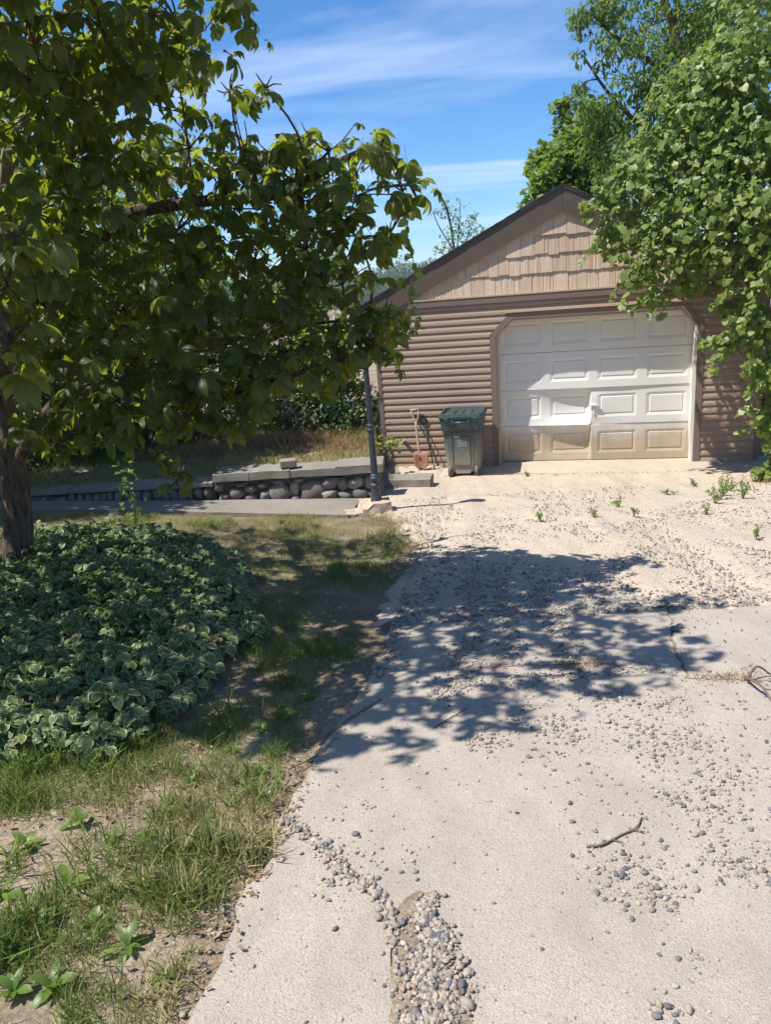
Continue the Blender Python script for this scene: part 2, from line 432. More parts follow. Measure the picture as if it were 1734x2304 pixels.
class Bunch:
    """collects many copies of small templates into one mesh, with uv and a per-copy random value"""
    def __init__(self):
        self.v, self.f, self.uv, self.r = [], [], [], []
        self.n = 0
    def add(self, tmpl, R, T, rnd):
        tv, tf, tuv = tmpl
        k, N = len(tv), len(T)
        if N == 0: return
        P = np.einsum('nij,kj->nki', R, tv) + T[:, None, :]
        self.v.append(P.reshape(-1, 3))
        self.uv.append(np.tile(tuv, (N, 1)))
        self.r.append(np.repeat(rnd, k))
        offs = (np.arange(N) * k + self.n)[:, None]
        for q in set(len(x) for x in tf):
            idx = np.array([x for x in tf if len(x) == q])
            self.f.append((offs[:, :, None] + idx[None]).reshape(-1, q))
        self.n += N * k
    def raw(self, V, F, rnd=0.5):
        V = np.asarray(V, float)
        self.v.append(V); self.uv.append(np.zeros((len(V), 2))); self.r.append(np.full(len(V), rnd))
        for q in set(len(x) for x in F):
            self.f.append(np.array([x for x in F if len(x) == q]) + self.n)
        self.n += len(V)
    def mesh(self, name, smooth=True):
        me = bpy.data.meshes.new(name)
        V = np.concatenate(self.v); UV = np.concatenate(self.uv); Rn = np.concatenate(self.r)
        me.vertices.add(len(V)); me.vertices.foreach_set('co', V.ravel().astype(np.float32))
        li = np.concatenate([x.ravel() for x in self.f])
        lt = np.concatenate([np.full(len(x), x.shape[1]) for x in self.f])
        ls = np.concatenate([[0], np.cumsum(lt)[:-1]])
        me.loops.add(len(li)); me.loops.foreach_set('vertex_index', li.astype(np.int32))
        me.polygons.add(len(lt))
        me.polygons.foreach_set('loop_start', ls.astype(np.int32))
        me.polygons.foreach_set('loop_total', lt.astype(np.int32))
        if smooth: me.polygons.foreach_set('use_smooth', np.ones(len(lt), dtype=bool))
        uvl = me.uv_layers.new(name='UVMap')
        uvl.data.foreach_set('uv', UV[li].ravel().astype(np.float32))
        at = me.attributes.new('rnd', 'FLOAT', 'POINT')
        at.data.foreach_set('value', Rn.astype(np.float32))
        me.update(calc_edges=True)
        return me
    def obj(self, name, mat, parent=None, smooth=True):
        return link(name, self.mesh(name, smooth), mat, parent)

def unit(a):
    return a / np.maximum(np.linalg.norm(a, axis=-1, keepdims=True), 1e-9)
def frames(d, nrm):
    """rotation matrices whose y is the leaf's length and z its upper face"""
    d = unit(d); x = unit(np.cross(d, nrm)); z = np.cross(x, d)
    return np.stack([x, d, z], axis=2)
def rand_dirs(n, up=0.0):
    v = rng.normal(size=(n, 3)); v = unit(v); v[:, 2] += up
    return unit(v)

def leaflet(L=1.0, W=0.4, seg=4, droop=0.25, fold=0.18, widest=0.6, curl=0.0, base=0.0, twist=0.0):
    v, uv, f = [], [], []
    for i in range(seg + 1):
        t = i / seg
        if t <= widest: w = math.sin(t / widest * math.pi / 2) ** 0.8
        else: w = math.cos((t - widest) / (1 - widest) * math.pi / 2) ** 0.75
        w = max(w, 0.03) * W / 2
        z = -droop * L * t * t
        y = L * (t - 0.35 * droop * t * t) + base
        for k, sx in enumerate((-1, 0, 1)):
            v.append((sx * w, y, z + abs(sx) * fold * w * 2 + curl * sx * w * t))
            uv.append((0.5 + 0.5 * sx, t))
    for i in range(seg):
        for k in range(2):
            a = i * 3 + k
            f.append((a, a + 1, a + 4, a + 3))
    return np.array(v), f, np.array(uv)
def merge_templates(ts):
    V, F, UV, o = [], [], [], 0
    for v, f, u in ts:
        V.append(v); UV.append(u); F += [tuple(i + o for i in q) for q in f]; o += len(v)
    return np.concatenate(V), F, np.concatenate(UV)
def rot_template(t, M3, off=(0, 0, 0)):
    return t[0] @ np.array(M3).T + np.array(off), t[1], t[2]
def palmate(seed, seg=3):
    r = random.Random(seed)
    parts = []
    n = r.choice((5, 5, 6, 7))
    for k in range(n):
        a = math.radians(-105 + 210 * k / (n - 1) + r.uniform(-7, 7))
        c = math.cos(a * 0.75)
        L = 0.60 + 0.40 * max(0, c)
        lf = leaflet(L, L * 0.47, seg, r.uniform(0.25, 0.6), r.uniform(0.10, 0.24), 0.62, r.uniform(-0.15, 0.15), 0.02)
        M3 = Matrix.Rotation(-a, 3, 'Z') @ Matrix.Rotation(r.uniform(-0.45, -0.05), 3, 'X')
        parts.append(rot_template(lf, M3))
    # petiole behind the leaflets
    pv = np.array([(-0.014, 0, 0), (0.014, 0, 0), (0.012, -0.75, 0.08), (-0.012, -0.75, 0.08)])
    parts.append((pv, [(0, 1, 2, 3)], np.array([(0.5, 0.5)] * 4)))
    return merge_templates(parts)
def lobed(seed, n=11):
    """grape leaf: cupped, toothed outline round the stem"""
    r = random.Random(seed)
    v, uv, f = [(0, 0.42, 0.0)], [(0.5, 0.5)], []
    cup = r.uniform(-0.16, 0.10)
    for k in range(n):
        a = -math.pi / 2 + 2 * math.pi * (k + 0.5) / n
        rad = 0.5 * (1 + 0.10 * math.cos(3 * (a - math.pi / 2)) + r.uniform(-0.10, 0.10)) * (1.12 if abs(a - math.pi / 2) < 0.3 else 1.0) * (0.75 if k in (0, n - 1) else 1.0) * (1.1 if k % 2 else 0.92)
        x, y = rad * math.cos(a) * 1.05, 0.42 + rad * math.sin(a)
        z = cup * rad + r.uniform(-0.07, 0.07) - 0.25 * max(0, y - 0.4) ** 2
        v.append((x, y, z)); uv.append((0.5 + 0.4 * math.cos(a), 0.5 + 0.4 * math.sin(a)))
    for k in range(n): f.append((0, 1 + k, 1 + (k + 1) % n))
    return np.array(v), f, np.array(uv)
def blade(seed):
    r = random.Random(seed)
    b = r.uniform(0.1, 0.75)
    w = 0.028
    return (np.array([(-w, 0, 0), (w, 0, 0), (-w * .8, b * .25, .5), (w * .8, b * .25, .5), (0, b, .95 - b * .3)]),
            [(0, 1, 3, 2), (2, 3, 4)], np.array([(0, 0), (1, 0), (0, .5), (1, .5), (.5, 1)]))
PALM = [palmate(s) for s in range(6)]
PALM_NEAR = [palmate(s + 20, 6) for s in range(6)]
GRAPE = [lobed(s) for s in range(6)]
SIMPLE = [leaflet(1, w, 2, d, fo, 0.5) for w, d, fo in ((.5, .3, .2), (.42, .5, .12), (.55, .15, .25), (.46, .4, .05))]
OVATE = [leaflet(1, w, 4, d, fo, 0.38, c) for w, d, fo, c in ((.72, .35, .12, .1), (.66, .2, .2, -.1), (.78, .5, .08, 0), (.7, .1, .15, .15))]
NARROW = [leaflet(1, w, 3, d, fo, 0.5) for w, d, fo in ((.3, .5, .2), (.26, .8, .12), (.34, .3, .25))]
BLADE = [blade(s) for s in range(10)]
NEEDLE = [(np.array([(-.02, 0, 0), (.02, 0, 0), (.0, 1, -.1)]), [(0, 1, 2)], np.array([(0, 0), (1, 0), (.5, 1)]))]

def tube(pts, rad, seg=8, wob=0.0, seed=0):
    pts = [Vector(p) for p in pts]
    r = random.Random(seed)
    V, F = [], []
    ref = Vector((0.31, 0.9, 0.2))
    for i, p in enumerate(pts):
        d = (pts[min(i + 1, len(pts) - 1)] - pts[max(i - 1, 0)]).normalized()
        x = d.cross(ref)
        if x.length < 1e-3: x = d.cross(Vector((1, 0, 0)))
        x.normalize(); y = d.cross(x)
        for k in range(seg):
            a = 2 * math.pi * k / seg
            q = rad[i] * (1 + r.uniform(-wob, wob))
            V.append(p + x * q * math.cos(a) + y * q * math.sin(a))
    for i in range(len(pts) - 1):
        for k in range(seg):
            F.append((i * seg + k, i * seg + (k + 1) % seg, (i + 1) * seg + (k + 1) % seg, (i + 1) * seg + k))
    F.append(tuple(range(seg - 1, -1, -1))); F.append(tuple((len(pts) - 1) * seg + k for k in range(seg)))
    return V, F
def smooth_path(pts, n):
    """Catmull-Rom through pts"""
    P = [np.array(p, float) for p in pts]
    P = [2 * P[0] - P[1]] + P + [2 * P[-1] - P[-2]]
    out = []
    m_ = len(P) - 3
    for i in range(n):
        t = i / (n - 1) * m_
        j = min(int(t), m_ - 1); t -= j
        a, b, c, d = P[j:j + 4]
        out.append(0.5 * (2 * b + (c - a) * t + (2 * a - 5 * b + 4 * c - d) * t * t + (3 * b - a - 3 * c + d) * t ** 3))
    return out
def limb(name, pts, r0, r1, mat, parent, seg=8, n=14, wob=0.12, seed=0):
    p = smooth_path(pts, n)
    rad = [r0 + (r1 - r0) * (i / (n - 1)) ** 0.8 for i in range(n)]
    V, F = tube(p, rad, seg, wob, seed)
    return mesh(name, V, F, mat, parent, True)

# ------------------------------------------------------------------ terrain
YAW = math.radians(-13.85)
G = np.array([3.06, 10.64, -1.085])
GU = np.array([math.cos(YAW), math.sin(YAW)]); GN = np.array([-math.sin(YAW), math.cos(YAW)])
def sstep(a, b, x):
    t = np.clip((x - a) / (b - a), 0, 1)
    return t * t * (3 - 2 * t)
def wall_line_y(x):            # centre line of the retaining wall
    return 9.42 - 0.055 * (x + 2.15)
def ground(x, y):
    x = np.asarray(x, float); y = np.asarray(y, float)
    s = (x - G[0]) * GN[0] + (y - G[1]) * GN[1]
    z = -1.085 - 0.1068 * (np.clip(s, -16, -0.9) + 0.9) + 0.03 * np.clip(-x - 0.4, 0, 8)
    # raised bed behind the retaining wall
    up = sstep(-0.02, -0.14, x - 0.05) * sstep(0.0, 0.14, y - wall_line_y(x)) * (1 - sstep(15, 20, y))
    lvl = np.where(x < -2.2, -0.62, -0.53) + 0.02 * np.clip(y - 9.5, 0, 6)
    z = np.where(up > 0, z * (1 - up) + np.maximum(lvl, z) * up, z)
    # the land falls away behind the garage and rises again far off
    z = z - 6.0 * sstep(22, 90, y) + 0.35 * sstep(8, 30, -x) + 2.0 * sstep(110, 260, y)
    return z
def gz(x, y): return float(ground(x, y))
def plane_z(x, y):             # the drive itself (no bed)
    s = (x - G[0]) * GN[0] + (y - G[1]) * GN[1]
    return -1.085 - 0.1068 * (min(max(s, -16), -0.9) + 0.9) + 0.03 * max(0, -x - 0.4)

def axis(lo, hi, fine_lo, fine_hi, step):
    a = list(np.arange(fine_lo, fine_hi + 1e-6, step))
    s = step; v = fine_hi
    while v < hi: s *= 1.35; v += s; a.append(v)
    s = step; v = fine_lo; b = []
    while v > lo: s *= 1.35; v -= s; b.append(v)
    return np.array(b[::-1] + a)
def build_ground():
    X = axis(-700, 700, -6, 6, 0.07); Y = axis(-60, 900, 0.4, 12.5, 0.07)
    gx, gy = np.meshgrid(X, Y)
    gzv = ground(gx, gy)
    gzv = gzv - 0.012 + 0.030 * sstep(-0.5, -0.3, gx) * (gy < 5) 
    h = np.array([mnoise.noise(Vector((a * 2.2, b * 2.2, 0))) + 0.5 * mnoise.noise(Vector((a * 6, b * 6, 3))) for a, b in zip(gx.ravel(), gy.ravel())]).reshape(gx.shape)
    on_drive = sstep(-0.9, -0.3, gx)
    gzv += h * 0.018 * (1 - on_drive) * (np.abs(gx) < 9)
    nx, ny = len(X), len(Y)
    V = np.stack([gx, gy, gzv], -1).reshape(-1, 3)
    i = np.arange((ny - 1) * nx).reshape(ny - 1, nx)[:, :-1].ravel()
    F = np.stack([i, i + 1, i + nx + 1, i + nx], 1)
    b = Bunch(); b.raw(V, F.tolist())
    o = b.obj('ground', 'soil')
    tag(o, kind='structure')
build_ground()

def in_poly(x, y, poly):
    x = np.asarray(x); y = np.asarray(y)
    c = np.zeros(x.shape, bool)
    j = len(poly) - 1
    for i in range(len(poly)):
        xi, yi = poly[i]; xj, yj = poly[j]
        hit = ((yi > y) != (yj > y)) & (x < (xj - xi) * (y - yi) / (yj - yi + 1e-12) + xi)
        c ^= hit
        j = i
    return c
def rough_line(pts, step=0.06, amp=0.012, seed=0):
    out = []
    r = random.Random(seed)
    for a, b in zip(pts[:-1], pts[1:]):
        a, b = np.array(a, float), np.array(b, float)
        n = max(1, int(np.linalg.norm(b - a) / step))
        for k in range(n):
            p = a + (b - a) * k / n
            out.append((p[0] + r.uniform(-amp, amp), p[1] + r.uniform(-amp, amp)))
    out.append(tuple(pts[-1]))
    return out
def slab(name, poly, top, thick, mat, parent, dz=0.0, tilt=(0, 0)):
    n = len(poly)
    cx = sum(p[0] for p in poly) / n; cy = sum(p[1] for p in poly) / n
    zt = [plane_z(x, y) + top + dz + tilt[0] * (x - cx) + tilt[1] * (y - cy) for x, y in poly]
    bm = bmesh.new()
    t = [bm.verts.new((x, y, z)) for (x, y), z in zip(poly, zt)]
    b = [bm.verts.new((x, y, z - thick)) for (x, y), z in zip(poly, zt)]
    tf = bm.faces.new(t)
    for i in range(n): bm.faces.new((t[i], b[i], b[(i + 1) % n], t[(i + 1) % n]))
    bmesh.ops.triangulate(bm, faces=[tf])
    return bm_obj(name, bm, mat, parent)

DRIVE_LEFT = [(-0.62, 0.3), (-0.60, 1.0), (-0.58, 1.45), (-0.55, 1.62), (-0.53, 1.93), (-0.47, 2.07), (-0.45, 2.3), (-0.36, 2.77), (-0.24, 3.18), (-0.13, 3.62)]
CRACK = [(-0.45, 2.3), (-0.29, 2.1), (-0.2, 1.97), (-0.1, 1.84), (-0.07, 1.76), (-0.07, 1.64), (-0.08, 1.42), (-0.10, 0.9), (-0.06, 0.3)]
JOINT = [(-0.13, 3.62), (0.25, 3.58), (0.71, 3.55), (1.06, 3.54), (1.42, 3.29), (1.8, 3.21), (3.6, 3.0)]
SLABEND = [(0.06, 4.75), (0.36, 5.18), (0.62, 5.41), (0.85, 5.3), (1.14, 4.95), (1.75, 4.56), (2.05, 4.3), (2.9, 3.9), (3.6, 3.75)]
CRACKB = [(1.75, 4.56), (1.72, 4.31), (1.63, 4.0), (1.54, 3.79), (1.47, 3.48), (1.42, 3.29)]

def build_drive():
    drive = empty('driveway', (0, 0, 0))
    tag(drive, kind='structure')
    cr = rough_line(CRACK, 0.05, 0.012, 2)
    def shift(pts, dx, dy=0): return [(x + dx, y + dy) for x, y in pts]
    left = rough_line(DRIVE_LEFT[:7], 0.07, 0.012, 1)
    slab('slab', left[:-1] + shift(cr, -0.004, -0.002), 0.022, 0.10, 'concrete', drive, tilt=(0.01, 0))
    jl = rough_line(JOINT, 0.08, 0.003, 3)
    near = shift(cr, 0.004, 0.002)[::-1] + rough_line(DRIVE_LEFT[6:], 0.07, 0.012, 4)[1:-1] + shift(jl, 0, -0.009) + [(3.6, 0.3)]
    slab('slab', near, 0.024, 0.10, 'concrete', drive)
    cb = rough_line(CRACKB, 0.04, 0.010, 5)
    k = JOINT.index((1.42, 3.29))
    jl1 = rough_line(JOINT[:k + 1], 0.08, 0.003, 6)
    jl2 = rough_line(JOINT[k:], 0.08, 0.003, 7)
    j = SLABEND.index((1.75, 4.56))
    e1 = rough_line([(-0.13, 3.63), (-0.06, 3.9), (0.0, 4.42)] + SLABEND[:j + 1], 0.06, 0.02, 8)
    far = shift(jl1, 0, 0.007)[:-1] + shift(cb, -0.009)[::-1][:-1] + [(x, y + 0.25) for x, y in e1[::-1] if y > 4.5] + [p for p in e1[::-1] if p[1] <= 4.5]
    far = [p for p in far]
    slab('slab', far, 0.023, 0.10, 'concrete', drive, tilt=(0, 0.001))
    e2 = [(x, y + 0.25) for x, y in SLABEND[j:]]
    far2 = shift(jl2, 0.006, 0.007)[::1] + e2[::-1] + shift(cb, 0.009)[1:-1]
    slab('slab', far2, 0.021, 0.10, 'concrete', drive)
    # sand washed into the near crack
    fill = [(-0.085, 0.6), (-0.085, 1.45), (-0.07, 1.66), (-0.05, 1.80), (0.0, 1.87), (0.05, 1.84), (0.07, 1.7), (0.105, 1.5), (0.13, 1.3), (0.12, 0.6)]
    slab('crack_fill', rough_line(fill + [fill[0]], 0.03, 0.012, 31)[:-1], 0.0262, 0.02, 'soil', drive)
    # apron in front of the garage, in garage coordinates
    def gp(u, n): return tuple(np.array(G[:2]) + u * GU + n * GN)
    front = rough_line([gp(-2.1, -0.62), gp(-1.2, -0.50), gp(0.2, -0.66), gp(1.3, -0.64), gp(2.7, -0.6)], 0.12, 0.012, 9)
    slab('apron', front + [gp(2.7, 0.25), gp(-2.1, 0.25)], 0.012, 0.1, 'apron_concrete', drive)
    # strip of pavement below the retaining wall
    walk = rough_line([(-0.42, 8.02), (-1.89, 8.36), (-3.3, 8.72), (-5.5, 9.0)], 0.12, 0.012, 10)
    slab('walkway', walk + [(-5.5, 9.6), (-3.49, 9.4), (-2.15, 9.25), (-0.28, 9.1)], 0.03, 0.1, 'old_concrete', drive)
    # sandy upper drive: gridded so that it can carry ruts
    edge = [(-0.10, 4.35), (0.0, 4.9), (0.16, 5.6), (0.27, 6.45), (0.24, 7.2), (0.1, 7.75), (-0.15, 8.3), (-0.36, 8.95), (-0.1, 9.15), (0.0, 9.9)]
    outline = rough_line(edge, 0.06, 0.025, 11) + [gp(-3.05, 0.08), gp(2.9, 0.08), (6.2, 9.0), (6.2, 3.4), (3.6, 3.55)] + rough_line(SLABEND[::-1], 0.06, 0.035, 12) + [(-0.02, 4.5)]
    xs = np.arange(-0.6, 6.3, 0.045); ys = np.arange(3.3, 11.6, 0.045)
    gx, gy = np.meshgrid(xs, ys)
    ins = in_poly(gx, gy, outline)
    sd = np.full(gx.shape, 9.0)
    for (x0, y0), (x1, y1) in zip(outline, outline[1:] + outline[:1]):
        dx, dy = x1 - x0, y1 - y0
        t_ = np.clip(((gx - x0) * dx + (gy - y0) * dy) / (dx * dx + dy * dy + 1e-9), 0, 1)
        sd = np.minimum(sd, np.hypot(gx - x0 - t_ * dx, gy - y0 - t_ * dy))
    sd = np.where(ins, sd, -sd)
    ins = sd > -0.16
    nz = np.array([mnoise.fractal(Vector((a * 1.5, b * 1.5, 1)), 1.0, 2.0, 4) for a, b in zip(gx.ravel(), gy.ravel())]).reshape(gx.shape)
    nf = np.array([mnoise.noise(Vector((a * 16, b * 16, 5))) for a, b in zip(gx.ravel(), gy.ravel())]).reshape(gx.shape)
    s = (gx - G[0]) * GN[0] + (gy - G[1]) * GN[1]; u_ = (gx - G[0]) * GU[0] + (gy - G[1]) * GU[1]
    z = -1.085 - 0.1068 * (np.clip(s, -16, -0.9) + 0.9) + 0.03 * np.clip(-gx - 0.4, 0, 8)
    apr = sstep(-0.75, -0.5, s)
    rut = np.zeros_like(z)
    for uc in (-1.9 , -0.35, 0.55):
        c = uc + 0.25 * np.sin(s * 0.7 + uc)
        rut -= 0.016 * np.exp(-((u_ - c) / 0.16) ** 2) - 0.009 * np.exp(-((u_ - c - 0.26) / 0.1) ** 2)
    z = z + 0.031 + (nz * 0.011 + nf * 0.004 + rut) * (1 - apr) - 0.032 * apr * (u_ > -2.2)
    z = z + np.where(s < -0.7, np.clip(sd, -0.2, 0.0) * 0.35 - 0.006 * (1 - sstep(0, 0.25, sd)) + 0.010 * nf * (sd < 0.2), 0)
    vid = -np.ones(gx.shape, int)
    cells = ins[:-1, :-1] & ins[1:, :-1] & ins[:-1, 1:] & ins[1:, 1:]
    used = np.zeros(gx.shape, bool)
    used[:-1, :-1] |= cells; used[1:, :-1] |= cells; used[:-1, 1:] |= cells; used[1:, 1:] |= cells
    vid[used] = np.arange(used.sum())
    V = np.stack([gx[used], gy[used], z[used]], 1)
    a, b = np.nonzero(cells)
    F = np.stack([vid[a, b], vid[a, b + 1], vid[a + 1, b + 1], vid[a + 1, b]], 1)
    bb = Bunch(); bb.raw(V, F.tolist())
    bb.obj('gravel_bed', 'sand', drive)
    return outline
SAND_OUTLINE = build_drive()

# ------------------------------------------------------------------ garage
W_L, W_R, APEX, SLOPE = -3.10, 2.19, -0.40, 0.475
EAVE_H, GB = 2.36, 2.45          # wall height, foot of the gable
RECESS = 0.20
OPEN_L, OPEN_R, OPEN_T, CH = -1.34, 1.36, 2.13, 0.24
RAKE_IN, RAKE_OUT = 3.49, 3.78   # height of the rake's lower and upper edge at the apex
def opening_half(wz):            # left and right edge of the door opening at height wz
    if wz > OPEN_T: return None
    c = max(0.0, wz - (OPEN_T - CH))
    return OPEN_L + c, OPEN_R - c * 0.9

def build_garage():
    g = empty('garage', tuple(G), YAW)
    tag(g, 'small brown garage with a tan shake gable and dented white overhead door', 'garage')
    # siding: one board per course, each side of the door
    e = 0.1
    prof = [(-0.002, 0.108), (-0.002, 0.10), (-0.0225, 0.034), (-0.0235, 0.0), (-0.002, -0.0005)]   # y (negative = out), z within the course
    def board(u0, u1, z0):
        v, f = [], []
        n = len(prof)
        jit = random.uniform(-0.0008, 0.0008)
        for u in (u0, u1):
            for y, z in prof: v.append((u, y + jit, z0 + z))
        for i in range(n - 1): f.append((i, i + 1, n + i + 1, n + i))
        mesh('siding_board', v, f, 'siding', g)
    z = 0.0
    while z < EAVE_H - 0.02:
        op = opening_half(z + 0.05)
        if op is None: board(W_L + 0.045, W_R - 0.045, z)
        else:
            board(W_L + 0.045, op[0] - 0.045, z); board(op[1] + 0.045, W_R - 0.045, z)
        z += e
    # walls behind the boards: front with its opening, sides and back
    D = 6.4
    fr = [(W_L, -0.02), (OPEN_L, -0.02), (OPEN_L, OPEN_T - CH), (OPEN_L + CH, OPEN_T), (OPEN_R - CH * 0.9, OPEN_T), (OPEN_R, OPEN_T - CH), (OPEN_R, -0.02), (W_R, -0.02), (W_R, EAVE_H), (APEX, EAVE_H + (W_R - APEX) * SLOPE), (W_L, EAVE_H)]
    prism('front_wall', fr, 0.0, 0.13, 'siding', g)
    for u0, u1 in ((W_L, W_L + 0.12), (W_R - 0.12, W_R)):
        box('side_wall', (u0, 0.131, -0.02), (u1, D, EAVE_H), 'siding', g)
    prism('back_wall', [(W_L + 0.121, -0.02), (W_R - 0.121, -0.02), (W_R - 0.121, EAVE_H), (APEX, EAVE_H + (W_R - APEX) * SLOPE - 0.02), (W_L + 0.121, EAVE_H)], D - 0.12, D - 0.002, 'siding', g)
    # corner posts
    for u0, u1 in ((W_L - 0.012, W_L + 0.05), (W_R - 0.05, W_R + 0.012)):
        box('corner_post', (u0, -0.028, -0.02), (u1, 0.10, EAVE_H - 0.002), 'brown_trim', g, 0.004)
    # frieze under the gable
    prism('frieze_board', [(W_L + 0.06, 2.365), (W_R - 0.06, 2.365), (W_R - 0.06, 2.452), (W_L + 0.06, 2.452)], -0.045, -0.004, 'brown_trim', g)
    # tan channel round the gable field
    def rake_in(u): return RAKE_IN - abs(u - APEX) * SLOPE
    uL = APEX - (RAKE_IN - GB) / SLOPE; uR = APEX + (RAKE_IN - GB) / SLOPE
    prism('gable_channel', [(uL - 0.03, GB + 0.003), (uR + 0.03, GB + 0.003), (uR - 0.02, GB + 0.024), (uL + 0.02, GB + 0.024)], -0.052, -0.004, 'tan_trim', g)
    for sgn in (-1, 1):
        ue = APEX + sgn * (RAKE_IN - GB) / SLOPE
        prism('gable_channel', [(APEX, RAKE_IN - 0.022), (ue, GB + 0.026 - 0.022), (ue, GB + 0.026), (APEX, RAKE_IN + 0.002)], -0.040, -0.004, 'tan_trim', g)
    # shake shingles, each a wedge with ribs
    r = random.Random(4)
    ex = 0.242
    row = 0
    zb = GB + 0.024
    while zb < RAKE_IN - 0.03:
        span = (RAKE_IN - zb) / SLOPE
        u = APEX - span - r.uniform(0.0, 0.1)
        while u < APEX + span:
            w = r.choice((0.115, 0.135, 0.15, 0.17, 0.185, 0.20))
            a, b = u + 0.0025, u + w - 0.0025
            u += w
            lowz = zb + r.choice((-0.012, -0.004, 0.004, 0.01)) if row else zb
            n = r.choice((5, 6, 7, 8, 9)) if r.random() < 0.65 else 3
            ribs = n > 3
            v, f = [], []
            cols = [a + (b - a) * k / n for k in range(n + 1)]
            keep = False
            pts = []
            for k, cu in enumerate(cols):
                top = min(zb + ex + 0.03, rake_in(cu) + 0.05)
                if top > lowz + 0.01: keep = True
                top = max(top, lowz + 0.004)
                pts.append((cu, top))
            if not keep: continue
            v0 = 0
            for k in range(n):
                dpt = (r.uniform(0, 0.006) if ribs else 0.0)
                (c0, t0), (c1, t1) = pts[k], pts[k + 1]
                def yb(zz): return -0.006 - 0.020 * max(0.0, 1 - (zz - zb) / (ex + 0.03)) + dpt
                o = len(v)
                v += [(c0, yb(lowz), lowz), (c1, yb(lowz), lowz), (c1, yb(t1), t1), (c0, yb(t0), t0), (c0, -0.002, lowz), (c1, -0.002, lowz), (c1, -0.002, t1), (c0, -0.002, t0)]
                f += [(o, o + 1, o + 2, o + 3), (o + 4, o + 5, o + 1, o), (o + 4, o, o + 3, o + 7), (o + 1, o + 5, o + 6, o + 2)]
            mesh('shake_shingle', v, f, 'shake', g)
        zb += ex; row += 1
    # rake boards
    yF = -0.058
    for sgn in (-1, 1):
        far = (W_L - 0.26) if sgn < 0 else (W_R + 0.26)
        d = abs(far - APEX)
        lo_in = RAKE_IN - d * SLOPE; lo_out = RAKE_OUT - d * SLOPE
        prism('rake_board', [(APEX + sgn * 0.0015, RAKE_IN + 0.003), (far, lo_in + 0.003), (far, lo_out), (APEX + sgn * 0.0015, RAKE_OUT)], yF, yF + 0.025, 'dark_trim', g)
        prism('rake_soffit', [(APEX + sgn * 0.002, RAKE_IN + 0.02), (far - sgn * 0.003, lo_in + 0.02), (far - sgn * 0.003, lo_in + 0.04), (APEX + sgn * 0.002, RAKE_IN + 0.04)], yF + 0.026, D + 0.1, 'dark_trim', g)
        # roof deck and a course of shingle butts along its edge
        prism('roof_slope', [(APEX, RAKE_OUT + 0.002), (far + sgn * 0.03, lo_out + 0.002 - 0.03 * SLOPE), (far + sgn * 0.03, lo_out + 0.030 - 0.03 * SLOPE), (APEX, RAKE_OUT + 0.032)], yF - 0.015, D + 0.15, 'roof_shingle', g)
        L = d / 0.145
        for k in range(int(L)):
            u0 = APEX + sgn * (d + 0.03) * k / int(L); u1 = APEX + sgn * (d + 0.03) * (k + 1.06) / int(L)
            h0 = RAKE_OUT + 0.034 - abs(u0 - APEX) * SLOPE; h1 = RAKE_OUT + 0.034 - abs(u1 - APEX) * SLOPE
            prism('roof_shingle_tab', [(u0, h0 + 0.0005), (u1, h1 + 0.001), (u1, h1 + 0.012), (u0, h0 + 0.005)], yF - 0.020 - r.uniform(0, 0.008), 0.6, 'roof_shingle', g)
        box('eave_fascia', (far - 0.012 if sgn > 0 else far - 0.002, yF + 0.03, lo_in - 0.005), (far + 0.002 if sgn > 0 else far + 0.012, D, lo_out - 0.012), 'dark_trim', g)
    # casing of the door opening
    t = 0.085
    def casing(poly, y0=-0.030): prism('door_casing', poly, y0, 0.004, 'brown_trim', g)
    zc = OPEN_T - CH
    k = 0.41 * t
    casing([(OPEN_L - t, -0.02), (OPEN_L, -0.02), (OPEN_L, zc), (OPEN_L - t, zc + k)])
    casing([(OPEN_L - t, zc + k + 0.001), (OPEN_L, zc + 0.001), (OPEN_L + CH, OPEN_T), (OPEN_L + CH - k, OPEN_T + t)], -0.032)
    casing([(OPEN_L + CH - k + 0.001, OPEN_T + t), (OPEN_L + CH + 0.001, OPEN_T), (OPEN_R - CH * 0.9 - 0.001, OPEN_T), (OPEN_R - CH * 0.9 + k - 0.001, OPEN_T + t)])
    casing([(OPEN_R - CH * 0.9 + k, OPEN_T + t), (OPEN_R - CH * 0.9, OPEN_T), (OPEN_R, zc + 0.001), (OPEN_R + t, zc + k + 0.001)], -0.032)
    casing([(OPEN_R, -0.02), (OPEN_R + t, -0.02), (OPEN_R + t, zc + k), (OPEN_R, zc)])
    # drip cap over the head casing
    prism('drip_cap', [(OPEN_L + CH - 0.10, OPEN_T + t + 0.001), (OPEN_R - CH * 0.9 + 0.10, OPEN_T + t + 0.001), (OPEN_R - CH * 0.9 + 0.10, OPEN_T + t + 0.012), (OPEN_L + CH - 0.10, OPEN_T + t + 0.012)], -0.048, 0.004, 'tan_trim', g)
    # weather stops inside the opening
    s = 0.022
    prism('door_stop', [(OPEN_L + 0.001, 0.0), (OPEN_L + s, 0.0), (OPEN_L + s, zc), (OPEN_L + 0.001, zc)], -0.012, RECESS - 0.004, 'tan_trim', g)
    prism('door_stop', [(OPEN_L + 0.001, zc + 0.001), (OPEN_L + s, zc + 0.001), (OPEN_L + CH + s, OPEN_T - 0.001), (OPEN_L + CH, OPEN_T - 0.001)], -0.010, RECESS - 0.004, 'tan_trim', g)
    prism('door_stop', [(OPEN_L + CH + s, OPEN_T - 0.002), (OPEN_L + CH + s, OPEN_T - s), (OPEN_R - CH * 0.9 - s, OPEN_T - s), (OPEN_R - CH * 0.9 - s, OPEN_T - 0.002)], -0.008, RECESS - 0.004, 'tan_trim', g)
